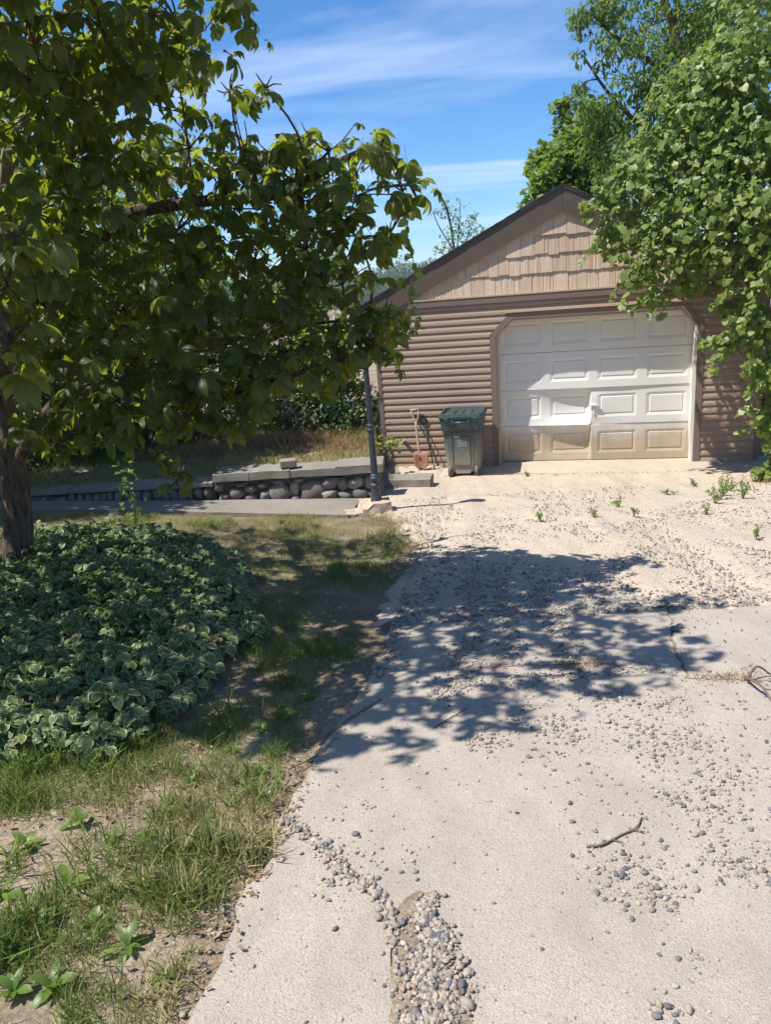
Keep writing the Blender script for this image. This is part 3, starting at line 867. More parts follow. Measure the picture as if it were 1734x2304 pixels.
    prism('door_stop', [(OPEN_R - CH * 0.9, OPEN_T - 0.001), (OPEN_R - CH * 0.9 - s, OPEN_T - 0.001), (OPEN_R - s, zc + 0.001), (OPEN_R - 0.001, zc + 0.001)], -0.010, RECESS - 0.004, 'tan_trim', g)
    # the right stop is loose and bowed
    v, f = [], []
    for i in range(15):
        zz = zc * i / 14
        bow = -0.018 * math.sin(math.pi * i / 14) - 0.006 * math.sin(5 * i)
        for x, y in ((OPEN_R - 0.001, -0.012), (OPEN_R - 0.001, RECESS - 0.004), (OPEN_R - s - 0.004 + bow, RECESS - 0.004), (OPEN_R - s - 0.004 + bow, -0.012)):
            v.append((x, y, zz))
    for i in range(14):
        for k2 in range(4): f.append((i * 4 + k2, i * 4 + (k2 + 1) % 4, i * 4 + 4 + (k2 + 1) % 4, i * 4 + 4 + k2))
    o = mesh('door_stop', v, f, 'white_trim', g); o['label'] = 'loose bowed white stop strip on the right jamb'
    box('garage_floor', (W_L + 0.121, 0.26, -0.06), (W_R - 0.121, D - 0.13, -0.012), 'apron_concrete', g)
    # ---- overhead door
    Wd = OPEN_R - OPEN_L - 0.03
    dl = OPEN_L + 0.015
    H = 0.533
    uc = dl + Wd * 0.492
    def dent(u, w):
        """depth offset of the struck door, positive = pushed in"""
        y = 0.0
        q = (u - uc)
        left = q < 0
        near = math.exp(-(q / 0.75) ** 2) if left else math.exp(-(q / 0.30) ** 2)
        if w < H * 2 and w >= H:
            t = (w - H) / H
            if left: y += near * (0.060 * math.sin(math.pi * min(1, t * 1.05)) ** 0.8 - 0.050 * (1 - t) ** 3)
            else: y += -0.022 * near * math.sin(math.pi * t) - 0.012 * (1 - t)
        elif w < H:
            t = w / H
            if left: y += near * (0.050 * math.sin(math.pi * t * 0.9) - 0.045 * t ** 4) + 0.02 * (1 - t)
            else: y += -0.030 * near * (t) - 0.004
        elif w < H * 3:
            t = (w - 2 * H) / H
            y += -0.026 * (1 - t) ** 1.5 * (0.4 + 0.6 * math.exp(-(q / 0.7) ** 2))
        y += 0.003 * math.sin(u * 7 + w * 5)
        return y
    pitch = Wd / 4
    for i in range(4):
        z0, z1 = H * i + 0.02 + 0.002, H * (i + 1) + 0.02 - 0.0035
        if i == 3: z1 = OPEN_T + 0.03
        panels = []
        for k in range(4):
            c = dl + pitch * (k + 0.5)
            panels.append((c - 0.275, c + 0.275))
        pz0, pz1 = H * i + 0.02 + 0.105, H * i + 0.02 + 0.435
        ring = 0.05
        us = {dl, dl + Wd}
        for a, b in panels: us |= {a, a + ring, b - ring, b}
        zs = {z0, z1, pz0, pz0 + ring, pz1 - ring * 0.7, pz1}
        def refine(S, step):
            S = sorted(S); out = []
            for a, b in zip(S[:-1], S[1:]):
                n = max(1, int(math.ceil((b - a) / step)))
                out += [a + (b - a) * q / n for q in range(n)]
            return out + [S[-1]]
        us.add(uc)
        us = refine(us, 0.045); zs = refine(zs, 0.045)
        v, f, idx = [], [], {}
        def emb(u, z):
            for a, b in panels:
                if a <= u <= b and pz0 <= z <= pz1:
                    dd = min((u - a) / ring, (b - u) / ring, (z - pz0) / ring, (pz1 - z) / (ring * 0.7))
                    return 0.013 * min(1.0, max(0.0, dd))
            return 0.0
        for zi, zz in enumerate(zs):
            for ui, u in enumerate(us):
                idx[ui, zi] = len(v)
                v.append((u, RECESS + emb(u, zz) + dent(u, min(max(zz - 0.02, H * i + 0.001), H * (i + 1) - 0.001)), zz))
        for zi in range(len(zs) - 1):
            for ui in range(len(us) - 1):
                cu, cz = (us[ui] + us[ui + 1]) / 2, (zs[zi] + zs[zi + 1]) / 2
                if any(a + ring < cu < b - ring for a, b in panels) and pz0 + ring < cz < pz1 - ring * 0.7: continue
                f.append((idx[ui, zi], idx[ui + 1, zi], idx[ui + 1, zi + 1], idx[ui, zi + 1]))
        # return flanges of the section
        for zi in (0, len(zs) - 1):
            row = [idx[ui, zi] for ui in range(len(us))]
            o = len(v)
            for q in row: v.append((v[q][0], v[q][1] + 0.045, v[q][2]))
            for q in range(len(us) - 1): f.append((row[q], o + q, o + q + 1, row[q + 1]))
        sec = mesh('door_section', v, f, 'door_paint', g)
        if i == 1: sec['label'] = 'door section buckled inward left of the handle'
        if i == 0: sec['label'] = 'lowest door section stained brown with mud'
        for a, b in panels:
            pu = refine({a + ring, a + ring + 0.012, b - ring - 0.012, b - ring, *( [uc] if a < uc < b else [])}, 0.05)
            pz = refine({pz0 + ring, pz0 + ring + 0.012, pz1 - ring * 0.7 - 0.012, pz1 - ring * 0.7}, 0.05)
            v2, f2 = [], []
            for zz in pz:
                for u in pu:
                    edge = min(u - a - ring, b - ring - u, zz - pz0 - ring, pz1 - ring * 0.7 - zz)
                    hgt = 0.009 * min(1.0, max(0.0, edge) / 0.012)
                    v2.append((u, RECESS + 0.013 - hgt + dent(u, min(max(zz - 0.02, H * i + 0.001), H * (i + 1) - 0.001)), zz))
            nu = len(pu)
            for zi in range(len(pz) - 1):
                for ui in range(nu - 1): f2.append((zi * nu + ui, zi * nu + ui + 1, zi * nu + nu + ui + 1, zi * nu + nu + ui))
            mesh('raised_panel', v2, f2, 'door_paint', sec)
        if i == 1:
            bm = bmesh.new()
            hy = RECESS - 0.03
            bm_box(bm, (uc + 0.01, hy - 0.005, 0.80), (uc + 0.055, hy + 0.03, 0.86))
            bm_box(bm, (uc - 0.035, hy - 0.028, 0.825), (uc + 0.10, hy - 0.006, 0.848))
            bm_box(bm, (uc + 0.02, hy - 0.010, 0.70), (uc + 0.046, hy + 0.02, 0.80))
            bm_obj('door_handle', bm, 'white_trim', sec, bevel=0.003)
    box('door_seal', (dl, RECESS + 0.012, 0.001), (dl + Wd, RECESS + 0.05, 0.0215), 'rubber', g)
    box('door_backing', (dl - 0.1, RECESS + 0.16, 0.0), (dl + Wd + 0.1, RECESS + 0.18, OPEN_T + 0.1), 'interior_dark', g)
    return g
build_garage()
def gpt(u, n, w=0.0):
    p = G[:2] + u * GU + n * GN
    return (float(p[0]), float(p[1]), float(G[2] + w))

# ------------------------------------------------------------------ bin, tools, lamp, wall
def build_bin():
    u0 = -1.80
    base = gpt(u0, -0.42, 0.012)
    b = empty('trash_bin', base, YAW)
    tag(b, 'dark green wheeled trash bin with a dished lid against the brown siding', 'trash bin')
    # local: -y faces the viewer's side (wheels and grip), z up
    def ringpts(w, d, z, c=0.05, y0=0.0):
        hw, hd = w / 2, d / 2
        return [(-hw + c, -hd + y0, z), (hw - c, -hd + y0, z), (hw, -hd + c + y0, z), (hw, hd - c + y0, z), (hw - c, hd + y0, z), (-hw + c, hd + y0, z), (-hw, hd - c + y0, z), (-hw, -hd + c + y0, z)]
    def loft(name, rings, mat, parent, cap0=True, cap1=True):
        v, f = [], []
        for q in rings: v += q
        for i in range(len(rings) - 1):
            for k in range(8): f.append((i * 8 + k, i * 8 + (k + 1) % 8, i * 8 + 8 + (k + 1) % 8, i * 8 + 8 + k))
        if cap0: f.append(tuple(range(7, -1, -1)))
        if cap1: f.append(tuple((len(rings) - 1) * 8 + k for k in range(8)))
        bm = bmesh.new()
        bv = [bm.verts.new(p) for p in v]
        for q in f: bm.faces.new([bv[i] for i in q])
        return bm_obj(name, bm, mat, parent)
    body = loft('body', [ringpts(0.44, 0.46, 0.075), ringpts(0.47, 0.49, 0.13), ringpts(0.535, 0.56, 0.64), ringpts(0.54, 0.565, 0.66), ringpts(0.57, 0.60, 0.68), ringpts(0.585, 0.615, 0.80), ringpts(0.60, 0.63, 0.825), ringpts(0.60, 0.63, 0.85)], 'bin_plastic', b)
    # raised centre panel and side ribs on the wheel side
    def face_y(z): return -(0.49 + (z - 0.13) * (0.07 / 0.51)) / 2
    v = []
    for z in (0.17, 0.60):
        for x in (-0.115, 0.115):
            v += [(x, face_y(z) + 0.004, z), (x * 0.93, face_y(z) - 0.014, z + (0.012 if z < .3 else -0.012))]
    f = [(1, 3, 7, 5), (0, 2, 3, 1), (4, 5, 7, 6), (0, 1, 5, 4), (2, 6, 7, 3)]
    mesh('back_panel', v, f, 'bin_plastic', b)
    for sx in (-1, 1):
        v = []
        for z in (0.15, 0.62):
            for dx in (0, 0.02): v += [(sx * (0.135 + dx), face_y(z) + 0.003, z), (sx * (0.14 + dx * 0.6), face_y(z) - 0.011, z)]
        mesh('rib', v, [(1, 3, 7, 5), (0, 2, 3, 1), (4, 5, 7, 6), (0, 1, 5, 4), (2, 6, 7, 3)], 'bin_plastic', b)
    # bands under the lid
    bm = bmesh.new()
    bm_box(bm, (-0.27, -0.292, 0.645), (0.27, -0.270, 0.665))
    bm_obj('band', bm, 'bin_plastic', b, bevel=0.004)
    # stamped emblem
    mesh('emblem', [(-0.07, face_y(.44) - 0.0165, 0.44), (0.07, face_y(.44) - 0.0165, 0.44), (0.072, face_y(.55) - 0.0165, 0.55), (-0.072, face_y(.55) - 0.0165, 0.55)], [(0, 1, 2, 3)], 'bin_emblem', b)
    # foot moulding between the wheels
    v = [(-0.10, -0.245, 0.05), (0.10, -0.245, 0.05), (0.14, -0.235, 0.16), (-0.14, -0.235, 0.16), (-0.10, -0.20, 0.05), (0.10, -0.20, 0.05), (0.14, -0.20, 0.16), (-0.14, -0.20, 0.16)]
    mesh('foot_moulding', v, [(0, 1, 2, 3), (0, 4, 5, 1), (1, 5, 6, 2), (0, 3, 7, 4), (3, 2, 6, 7)], 'bin_plastic', b)
    box('base_block', (-0.2, 0.0, 0.0), (0.2, 0.21, 0.074), 'bin_plastic', b, 0.01)
    for sx in (-1, 1):
        v, f = [], []
        seg = 18
        for x in (sx * 0.165, sx * 0.175, sx * 0.205, sx * 0.215):
            rad = 0.085 if abs(abs(x) - 0.19) < 0.02 else 0.075
            for k in range(seg):
                a = 2 * math.pi * k / seg
                v.append((x, -0.21 + rad * math.cos(a), 0.085 + rad * math.sin(a)))
        for i in range(3):
            for k in range(seg): f.append((i * seg + k, i * seg + (k + 1) % seg, i * seg + seg + (k + 1) % seg, i * seg + seg + k))
        f.append(tuple(range(seg))); f.append(tuple(3 * seg + k for k in range(seg)))
        wheel = mesh('wheel', v, f, 'rubber', b)
    V, F = tube([(-0.22, -0.21, 0.085), (0.22, -0.21, 0.085)], [0.011, 0.011], 8)
    mesh('axle', V, F, 'black_iron', b, True)
    # grip bar with its brackets
    V, F = tube([(-0.10, -0.345, 0.80), (0.10, -0.345, 0.80)], [0.019, 0.019], 10)
    mesh('grip', V, F, 'bin_plastic', b, True)
    for sx in (-1, 1): box('grip_bracket', (sx * 0.115 - 0.016, -0.362, 0.775), (sx * 0.115 + 0.016, -0.296, 0.835), 'bin_plastic', b, 0.005)
    # lid: raised rim round a dished middle
    lid = loft('lid', [ringpts(0.625, 0.655, 0.852), ringpts(0.63, 0.66, 0.875), ringpts(0.60, 0.63, 0.915), ringpts(0.55, 0.58, 0.918), ringpts(0.52, 0.55, 0.885), ringpts(0.38, 0.40, 0.888)], 'bin_plastic', b)
    for x in (-0.12, 0.0, 0.12): box('lid_rib', (x - 0.012, -0.19, 0.888), (x + 0.012, 0.19, 0.902), 'bin_plastic', lid, 0.004)
    for sx in (-1, 1): box('hinge', (sx * 0.2 - 0.03, -0.345, 0.835), (sx * 0.2 + 0.03, -0.312, 0.872), 'bin_plastic', lid, 0.005)
build_bin()

def build_tools():
    # shovel with a wooden D grip, standing against the siding
    foot = gpt(-2.52, -0.30, 0.0)
    s = empty('shovel', (foot[0], foot[1], plane_z(foot[0], foot[1]) + 0.03), YAW)
    tag(s, 'old shovel with grey wooden D grip and rusty blade leaning on siding', 'shovel')
    shaft = [(0.02, 0.05, 0.22), (-0.01, 0.12, 0.45), (-0.035, 0.20, 0.70)]
    V, F = tube(smooth_path(shaft, 8), [0.017] * 8, 8)
    mesh('shaft', V, F, 'grey_wood', s, True)
    for sx in (-1, 1):
        V, F = tube(smooth_path([(-0.035, 0.20, 0.69), (-0.035 + sx * 0.035, 0.215, 0.76), (-0.045 + sx * 0.058, 0.235, 0.86)], 6), [0.013] * 6, 7)
        mesh('grip_fork', V, F, 'grey_wood', s, True)
    V, F = tube([(-0.118, 0.238, 0.872), (0.028, 0.238, 0.876)], [0.018, 0.018], 8)
    mesh('grip', V, F, 'grey_wood', s, True)
    V, F = tube([(0.03, 0.03, 0.16), (0.0, 0.09, 0.36)], [0.024, 0.018], 8)
    mesh('socket', V, F, 'rust', s, True)
    v, f = [], []
    n, mm = 7, 7
    for j in range(mm):
        t = j / (mm - 1)
        hw = 0.115 * (1 - 0.10 * t) * (1 if t < 0.6 else math.sqrt(max(0.02, 1 - ((t - 0.6) / 0.42) ** 2)))
        for i in range(n):
            q = -1 + 2 * i / (n - 1)
            v.append((0.045 + hw * q + 0.01 * t, 0.035 - 0.03 * t - 0.028 * (q * q), 0.26 - 0.26 * t + 0.012 * abs(q)))
    for j in range(mm - 1):
        for i in range(n - 1): f.append((j * n + i, j * n + i + 1, j * n + n + i + 1, j * n + n + i))
    bl = mesh('blade', v, f, 'rust', s, True)
    so = bl.modifiers.new('t', 'SOLIDIFY'); so.thickness = 0.004
    # thin iron tool beside it
    foot = gpt(-2.31, -0.26, 0.0)
    k = empty('iron_bar', (foot[0], foot[1], plane_z(foot[0], foot[1]) + 0.03), YAW)
    tag(k, 'thin black iron bar with a loop handle leaning beside the shovel', 'tool')
    V, F = tube([(0.03, 0.0, 0.0), (-0.14, 0.22, 0.66)], [0.010, 0.009], 8)
    mesh('rod', V, F, 'black_iron', k, True)
    pts = [(-0.14 + 0.05 * math.sin(a), 0.222, 0.705 - 0.055 * math.cos(a)) for a in np.linspace(0, 2 * math.pi, 15)]
    V, F = tube(pts, [0.009] * 15, 6)
    mesh('loop_handle', V, F, 'black_iron', k, True)
    V, F = tube([(0.0, -0.035, 0.0), (0.035, -0.01, 0.18)], [0.006, 0.006], 6)
    st = mesh('garden_stake', [Vector((foot[0], foot[1], plane_z(foot[0], foot[1]) + 0.03)) + Vector(p) for p in V], F, 'grey_wood')
    tag(st, 'short pale wooden stake standing beside the rusty shovel blade', 'stake')
build_tools()

def build_lamp():
    x, y = -0.09, 8.22
    z0 = plane_z(x, y)
    f = empty('lamp_footing', (x, y, z0), 0.1)
    tag(f, 'chipped tan concrete footing under the black lamp post', 'footing')
    bm = bmesh.new()
    vs_ = bm_box(bm, (-0.20, -0.15, -0.06), (0.17, 0.16, 0.15))
    bmesh.ops.subdivide_edges(bm, edges=list(bm.edges), cuts=4, use_grid_fill=True)
    for v in bm.verts:
        q = 1 - 0.14 * max(0, v.co.z) / 0.15
        v.co.x *= q; v.co.y *= q
        v.co += Vector((mnoise.noise(v.co * 9), mnoise.noise(v.co * 9 + Vector((5, 0, 0))), mnoise.noise(v.co * 9 + Vector((0, 7, 0))))) * 0.02
        if v.co.x < -0.08 and v.co.z > 0.04: v.co.z -= 0.055
    bm_obj('block', bm, 'footing', f)
    bm = bmesh.new()
    bm_box(bm, (-0.36, -0.12, -0.06), (-0.17, 0.1, 0.055))
    bmesh.ops.subdivide_edges(bm, edges=list(bm.edges), cuts=3, use_grid_fill=True)
    for v in bm.verts: v.co += Vector((mnoise.noise(v.co * 11), mnoise.noise(v.co * 11 + Vector((5, 0, 0))), mnoise.noise(v.co * 11 + Vector((0, 7, 0))))) * 0.022
    bm_obj('spalled_edge', bm, 'footing', f)
    p = empty('lamp_post', (x, y, z0 + 0.145), 0.0)
    tag(p, 'fluted black lamp post with lantern standing on a concrete footing', 'lamp post')
    lathe('base', [(0.066, 0.0), (0.066, 0.02), (0.058, 0.05), (0.050, 0.14), (0.048, 0.17), (0.056, 0.175), (0.058, 0.195), (0.046, 0.20), (0.044, 0.24), (0.054, 0.245), (0.060, 0.262), (0.056, 0.28), (0.047, 0.285), (0.049, 0.305), (0.044, 0.315)], 'lamp_metal', p, 24, flute=0.0)
    lathe('shaft', [(0.040, 0.312), (0.036, 0.6), (0.034, 0.80)], 'lamp_metal', p, 24, flute=0.14, smooth=False)
    lathe('collar', [(0.034, 0.80), (0.042, 0.805), (0.042, 0.82), (0.036, 0.825), (0.036, 0.855), (0.041, 0.86), (0.041, 0.872), (0.034, 0.878)], 'lamp_metal', p, 20)
    lathe('shaft', [(0.034, 0.876), (0.031, 1.2), (0.028, 1.50)], 'lamp_metal', p, 24, flute=0.14, smooth=False)
    V, F = tube([(0.03, 0, 0.842), (0.21, -0.02, 0.80)], [0.006, 0.005], 7)
    mesh('plant_hook', V, F, 'lamp_metal', p, True)
    lathe('capital', [(0.030, 1.495), (0.045, 1.51), (0.040, 1.535), (0.028, 1.55), (0.06, 1.585), (0.075, 1.60), (0.075, 1.612)], 'lamp_metal', p, 20)
    lathe('lantern_glass', [(0.058, 1.613), (0.088, 1.80), (0.088, 1.815)], 'frosted_glass', p, 6, smooth=False)
    for k in range(6):
        a = math.pi / 3 * k
        V, F = tube([(0.062 * math.cos(a), 0.062 * math.sin(a), 1.612), (0.093 * math.cos(a), 0.093 * math.sin(a), 1.815)], [0.005, 0.005], 6)
        mesh('lantern_bar', V, F, 'lamp_metal', p)
    lathe('lantern_roof', [(0.115, 1.816), (0.115, 1.826), (0.06, 1.90), (0.03, 1.92), (0.02, 1.935), (0.024, 1.955), (0.008, 1.985)], 'lamp_metal', p, 12, smooth=False)
build_lamp()

def rock(name, c, size, mat, parent, seed, flat=0.0, sub=2):
    bm = bmesh.new()
    bmesh.ops.create_icosphere(bm, subdivisions=sub, radius=0.5)
    o = Vector((seed * 3.1, seed * 1.7, seed * 0.9))
    for v in bm.verts:
        n = v.co.normalized()
        d = 1 + 0.36 * mnoise.noise(n * 1.5 + o) + 0.22 * mnoise.noise(n * 3.4 + o)
        # squarish shoulders
        pw = max(abs(n.x), abs(n.y), abs(n.z))
        d *= (1 / pw) ** 0.35
        v.co = Vector((n.x * d * 0.5 * size[0], n.y * d * 0.5 * size[1], n.z * d * 0.5 * size[2])) + Vector(c)
    return bm_obj(name, bm, mat, parent, smooth=True)

def build_wall():
    # main length of the field-stone retaining wall, local x along it
    ax, ay, bx, by = -2.14, 9.30, -0.02, 9.16
    rz = math.atan2(by - ay, bx - ax)
    Lw = math.hypot(bx - ax, by - ay)
    w = empty('retaining_wall', (ax, ay, -0.90), rz)
    tag(w, 'low field stone retaining wall with a flat concrete cap below the dry lawn', 'stone wall')
    H, z0 = 0.40, -0.06
    core = box('mortar_core', (0.02, 0.07, z0 - 0.1), (Lw - 0.02, 0.36, H - 0.10), 'mortar', w)
    r = random.Random(3)
    for i, (a, b) in enumerate(((0.0, 0.46), (0.466, 0.98), (0.985, 1.56), (1.565, Lw + 0.03))):
        bm = bmesh.new()
        bm_box(bm, (a, -0.035 + r.uniform(-.012, .012), H - 0.098), (b, 0.40, H + r.uniform(-0.012, 0.014)))
        bmesh.ops.subdivide_edges(bm, edges=list(bm.edges), cuts=3, use_grid_fill=True)
        for v in bm.verts: v.co += Vector((0, mnoise.noise(v.co * 6), mnoise.noise(v.co * 5 + Vector((3, 1, 0))))) * 0.012
        bm_obj('cap_stone', bm, 'old_concrete', w)
    # boulders as they sit in the face: x along, height, width, tall
    big = [(0.10, .09, .13, .13), (0.26, .14, .20, .16), (0.22, .02, .2, .10), (0.45, .19, .17, .11), (0.43, .05, .22, .15), (0.62, .10, .16, .14), (0.60, .23, .14, .09), (0.83, .10, .27, .27),
           (0.80, .265, .16, .07), (1.01, .16, .14, .2), (1.0, .02, .14, .1), (1.24, .11, .37, .30), (1.47, .205, .22, .15), (1.45, .05, .20, .14), (1.63, .18, .15, .19), (1.64, .03, .2, .12), (1.80, .19, .2, .15), (1.83, .05, .22, .13), (1.99, .17, .17, .2), (2.02, .03, .16, .12), (1.08, .27, .13, .06), (0.33, .26, .16, .07), (0.05, .24, .12, .12), (0.70, .0, .12, .08)]
    for i, (cx, cz, sx, sz) in enumerate(big):
        rock('stone', (cx, 0.075 + r.uniform(-0.02, 0.02), cz - 0.02), (sx * 1.05, 0.20, sz * 1.08), 'field_stone', w, i + 1)
    # lower return to the left: small upright cobbles
    w2 = empty('cobble_wall', (-2.16, 9.33, -0.86), math.pi - 0.10 + 0.0)
    w2.rotation_euler = (0, 0, math.radians(174))
    tag(w2, 'shaded low wall of small upright cobbles running under the trees', 'stone wall')
    box('mortar_core', (0.0, -0.34, -0.16), (3.4, -0.06, 0.20), 'mortar', w2)
    x = 0.04
    while x < 3.35:
        ww = r.uniform(0.085, 0.14)
        rock('stone', (x + ww / 2, -0.05, 0.09 + r.uniform(-.015, .015)), (ww, 0.12, r.uniform(0.17, 0.22)), 'field_stone', w2, 60 + x)
        rock('stone', (x + ww / 2 + 0.03, -0.05, -0.08), (ww * 1.1, 0.12, 0.14), 'field_stone', w2, 90 + x)
        x += ww
    x = 0.0
    while x < 3.4:
        ww = r.uniform(0.5, 0.8)
        box('cap_stone', (x + 0.003, -0.36, 0.196), (min(x + ww, 3.4) - 0.003, 0.015 + r.uniform(-.01, .01), 0.255 + r.uniform(-.008, .008)), 'old_concrete', w2, 0.008)
        x += ww
    # loose block resting on the cap
    bm = bmesh.new(); bm_box(bm, (-0.105, -0.075, 0), (0.105, 0.075, 0.095))
    o = bm_obj('loose_block', bm, 'old_concrete', None, bevel=0.01)
    o.location = (-1.18, 9.33, -0.482); o.rotation_euler = (0, 0, 0.12)
    tag(o, 'small concrete block lying on the cap of the stone wall', 'block')
    # flat slab step by the corner of the garage
    bm = bmesh.new(); bm_box(bm, (-0.35, -0.16, -0.04), (0.33, 0.20, 0.115))
    bmesh.ops.subdivide_edges(bm, edges=list(bm.edges), cuts=5, use_grid_fill=True)
    for v in bm.verts: v.co += Vector((mnoise.noise(v.co * 7), mnoise.noise(v.co * 7 + Vector((4, 0, 0))), 0.6 * mnoise.noise(v.co * 6 + Vector((0, 3, 0))))) * 0.014
    o = bm_obj('stone_slab', bm, 'old_concrete', None)
    o.location = (0.33, 9.93, plane_z(0.33, 9.93) + 0.035); o.rotation_euler = (0, 0, -0.22)
    tag(o, 'rough grey stone slab lying on the sand before the shovel', 'slab')
build_wall()

# ------------------------------------------------------------------ vegetation helpers
CAM = np.array([0, 0, 1.6])
CR, CUp, CF = np.array(rr), np.array(uu), np.array(fw)
def project(P):
    d = P - CAM
    z = d @ CF
    zz = np.maximum(z, 1e-3)
    return 867 + FPX * (d @ CR) / zz, 1152 - FPX * (d @ CUp) / zz, z
def in_frame(P, pad=60):
    x, y, z = project(P)
    return (z > 0.2) & (x > -pad) & (x < 1734 + pad) & (y > -pad) & (y < 2304 + pad)
def wchild(o, parent):
    o.parent = parent
    o.matrix_parent_inverse = Matrix.Translation(-Vector(parent.location))
    return o
def template_mesh(name, t, rnd, mat):
    b = Bunch(); b.add(t, np.eye(3)[None], np.zeros((1, 3)), np.array([rnd]))
    me = b.mesh(name); me.materials.append(MAT[mat])
    return me
def place_leaves(parent, T, R, S, rnd, templates, mat, n_single=0, mass='crown', single='leaf', near_templates=None):
    """the n_single leaves that show largest become objects, the rest one mass"""
    T = np.asarray(T); N = len(T)
    pick = np.zeros(N, bool)
    if n_single:
        vis = in_frame(T, -10)
        score = np.where(vis, S / np.linalg.norm(T - CAM, axis=1), -1)
        pick[np.argsort(-score)[:n_single]] = True
        pick &= vis
    nt = near_templates or templates
    tiers = [0.1, 0.45, 0.75, 0.95]
    cache = {}
    for i in np.nonzero(pick)[0]:
        a = int(rng.integers(len(nt))); q = int(np.argmin([abs(rnd[i] - t) for t in tiers]))
        if (a, q) not in cache: cache[a, q] = template_mesh(single, nt[a], tiers[q], mat)
        o = bpy.data.objects.new(single, cache[a, q])
        COL.objects.link(o)
        M4 = Matrix((R[i] * S[i]).tolist()).to_4x4(); M4.translation = Vector(T[i])
        o.parent = parent
        o.matrix_basis = Matrix.Translation(-Vector(parent.location)) @ M4
    b = Bunch()
    rest = np.nonzero(~pick)[0]
    which = rng.integers(len(templates), size=len(rest))
    for a in range(len(templates)):
        q = rest[which == a]
        b.add(templates[a], R[q] * S[q][:, None, None], T[q], rnd[q])
    o = b.obj(mass, mat)
    o['kind'] = 'stuff'
    wchild(o, parent)
    return o
def blob_points(blobs, dens, inner=0.45, squash=0.85):
    P, D = [], []
    for x, y, z, r in blobs:
        n = max(4, int(dens * r * r))
        d = rand_dirs(n)
        rad = r * (inner + (1.08 - inner) * rng.random(n) ** 0.6)
        lump = 1 + 0.36 * np.sin(d[:, 0] * 5 + x * 3) * np.cos(d[:, 2] * 4 + y * 2)
        P.append(np.array([x, y, z]) + d * (rad * lump)[:, None] * np.array([1.1, 1.0, squash]))
        D.append(d)
    return np.concatenate(P), np.concatenate(D)
def clumps(blobs, k=8, f=0.45):
    out = []
    for x, y, z, r in blobs:
        if r < 0.15: out.append((x, y, z, r)); continue
        d = rand_dirs(k)
        for q in d:
            u_ = r * rng.uniform(0.45, 0.85)
            out.append((x + q[0] * u_, y + q[1] * u_, z + q[2] * u_ * 0.9, r * f * rng.uniform(0.7, 1.15)))
    return out
def twig_net(parent, blobs, limbs, mat, r_branch=0.012, twigs=5, r_twig=0.004, name='twigs'):
    """a branch from the nearest limb to every leaf mass, twigs inside it"""
    LP = np.concatenate([np.array(smooth_path(l, 24)) for l in limbs])
    b = Bunch()
    r = random.Random(9)
    for x, y, z, rad in blobs:
        c = np.array([x, y, z])
        d = np.linalg.norm(LP - c, axis=1) + 0.6 * np.maximum(0, LP[:, 2] - z)
        a = LP[np.argmin(d)]
        mid = (a + c) / 2 + np.array([0, 0, 0.06]) + np.array([r.uniform(-.06, .06) for _ in range(3)])
        if np.linalg.norm(a - c) > 0.02:
            V, F = tube(smooth_path([a, mid, c], 7), list(np.linspace(r_branch, r_branch * 0.6, 7)), 6)
            b.raw([tuple(v) for v in V], F)
        for k in range(twigs):
            dd = rand_dirs(1, 0.1)[0]
            e = c + dd * rad * 0.95
            V, F = tube(smooth_path([c, (c + e) / 2 + rand_dirs(1)[0] * 0.12 * rad, e], 5), list(np.linspace(r_branch * 0.6, r_twig, 5)), 5)
            b.raw([tuple(v) for v in V], F)
    o = b.obj(name, mat)
    o['kind'] = 'stuff'
    wchild(o, parent)
    return o
def tree(name, label, base, trunk, r0, limbs, blobs, dens, size, templates, mat, bark='bark', up=0.5, out=0.6, droop=0.2, group=None, cat='tree', twigs=5, n_single=0, near=None, inner=0.4, rb=0.02, sat=0.25):
    t = empty(name, base)
    tag(t, label, cat, group)
    tr = limb('trunk', trunk, r0, r0 * 0.35, bark, None, 9, 14, 0.1, 3); wchild(tr, t)
    for i, l in enumerate(limbs):
        wchild(limb('limb', l, r0 * 0.4, r0 * 0.12, bark, None, 7, 12, 0.1, i), t)
    twig_net(t, blobs, [trunk] + limbs, bark, rb, twigs, rb * 0.3)
    P, D = blob_points(clumps(blobs, 9, 0.45), dens * 0.62, inner)
    n = len(P)
    d = unit(D * np.array([1, 1, 0.4]) * out + rand_dirs(n) * 0.7 + np.array([0, 0, -droop]))
    nr = unit(np.array([0, 0, up]) + D * out * 0.7 + rand_dirs(n) * 0.55)
    S = size * (0.6 + 0.7 * rng.random(n))
    place_leaves(t, P, frames(d, nr), S, np.clip(rng.normal(0.45, sat, n), 0, 1), templates, mat, n_single, near_templates=near)
    return t

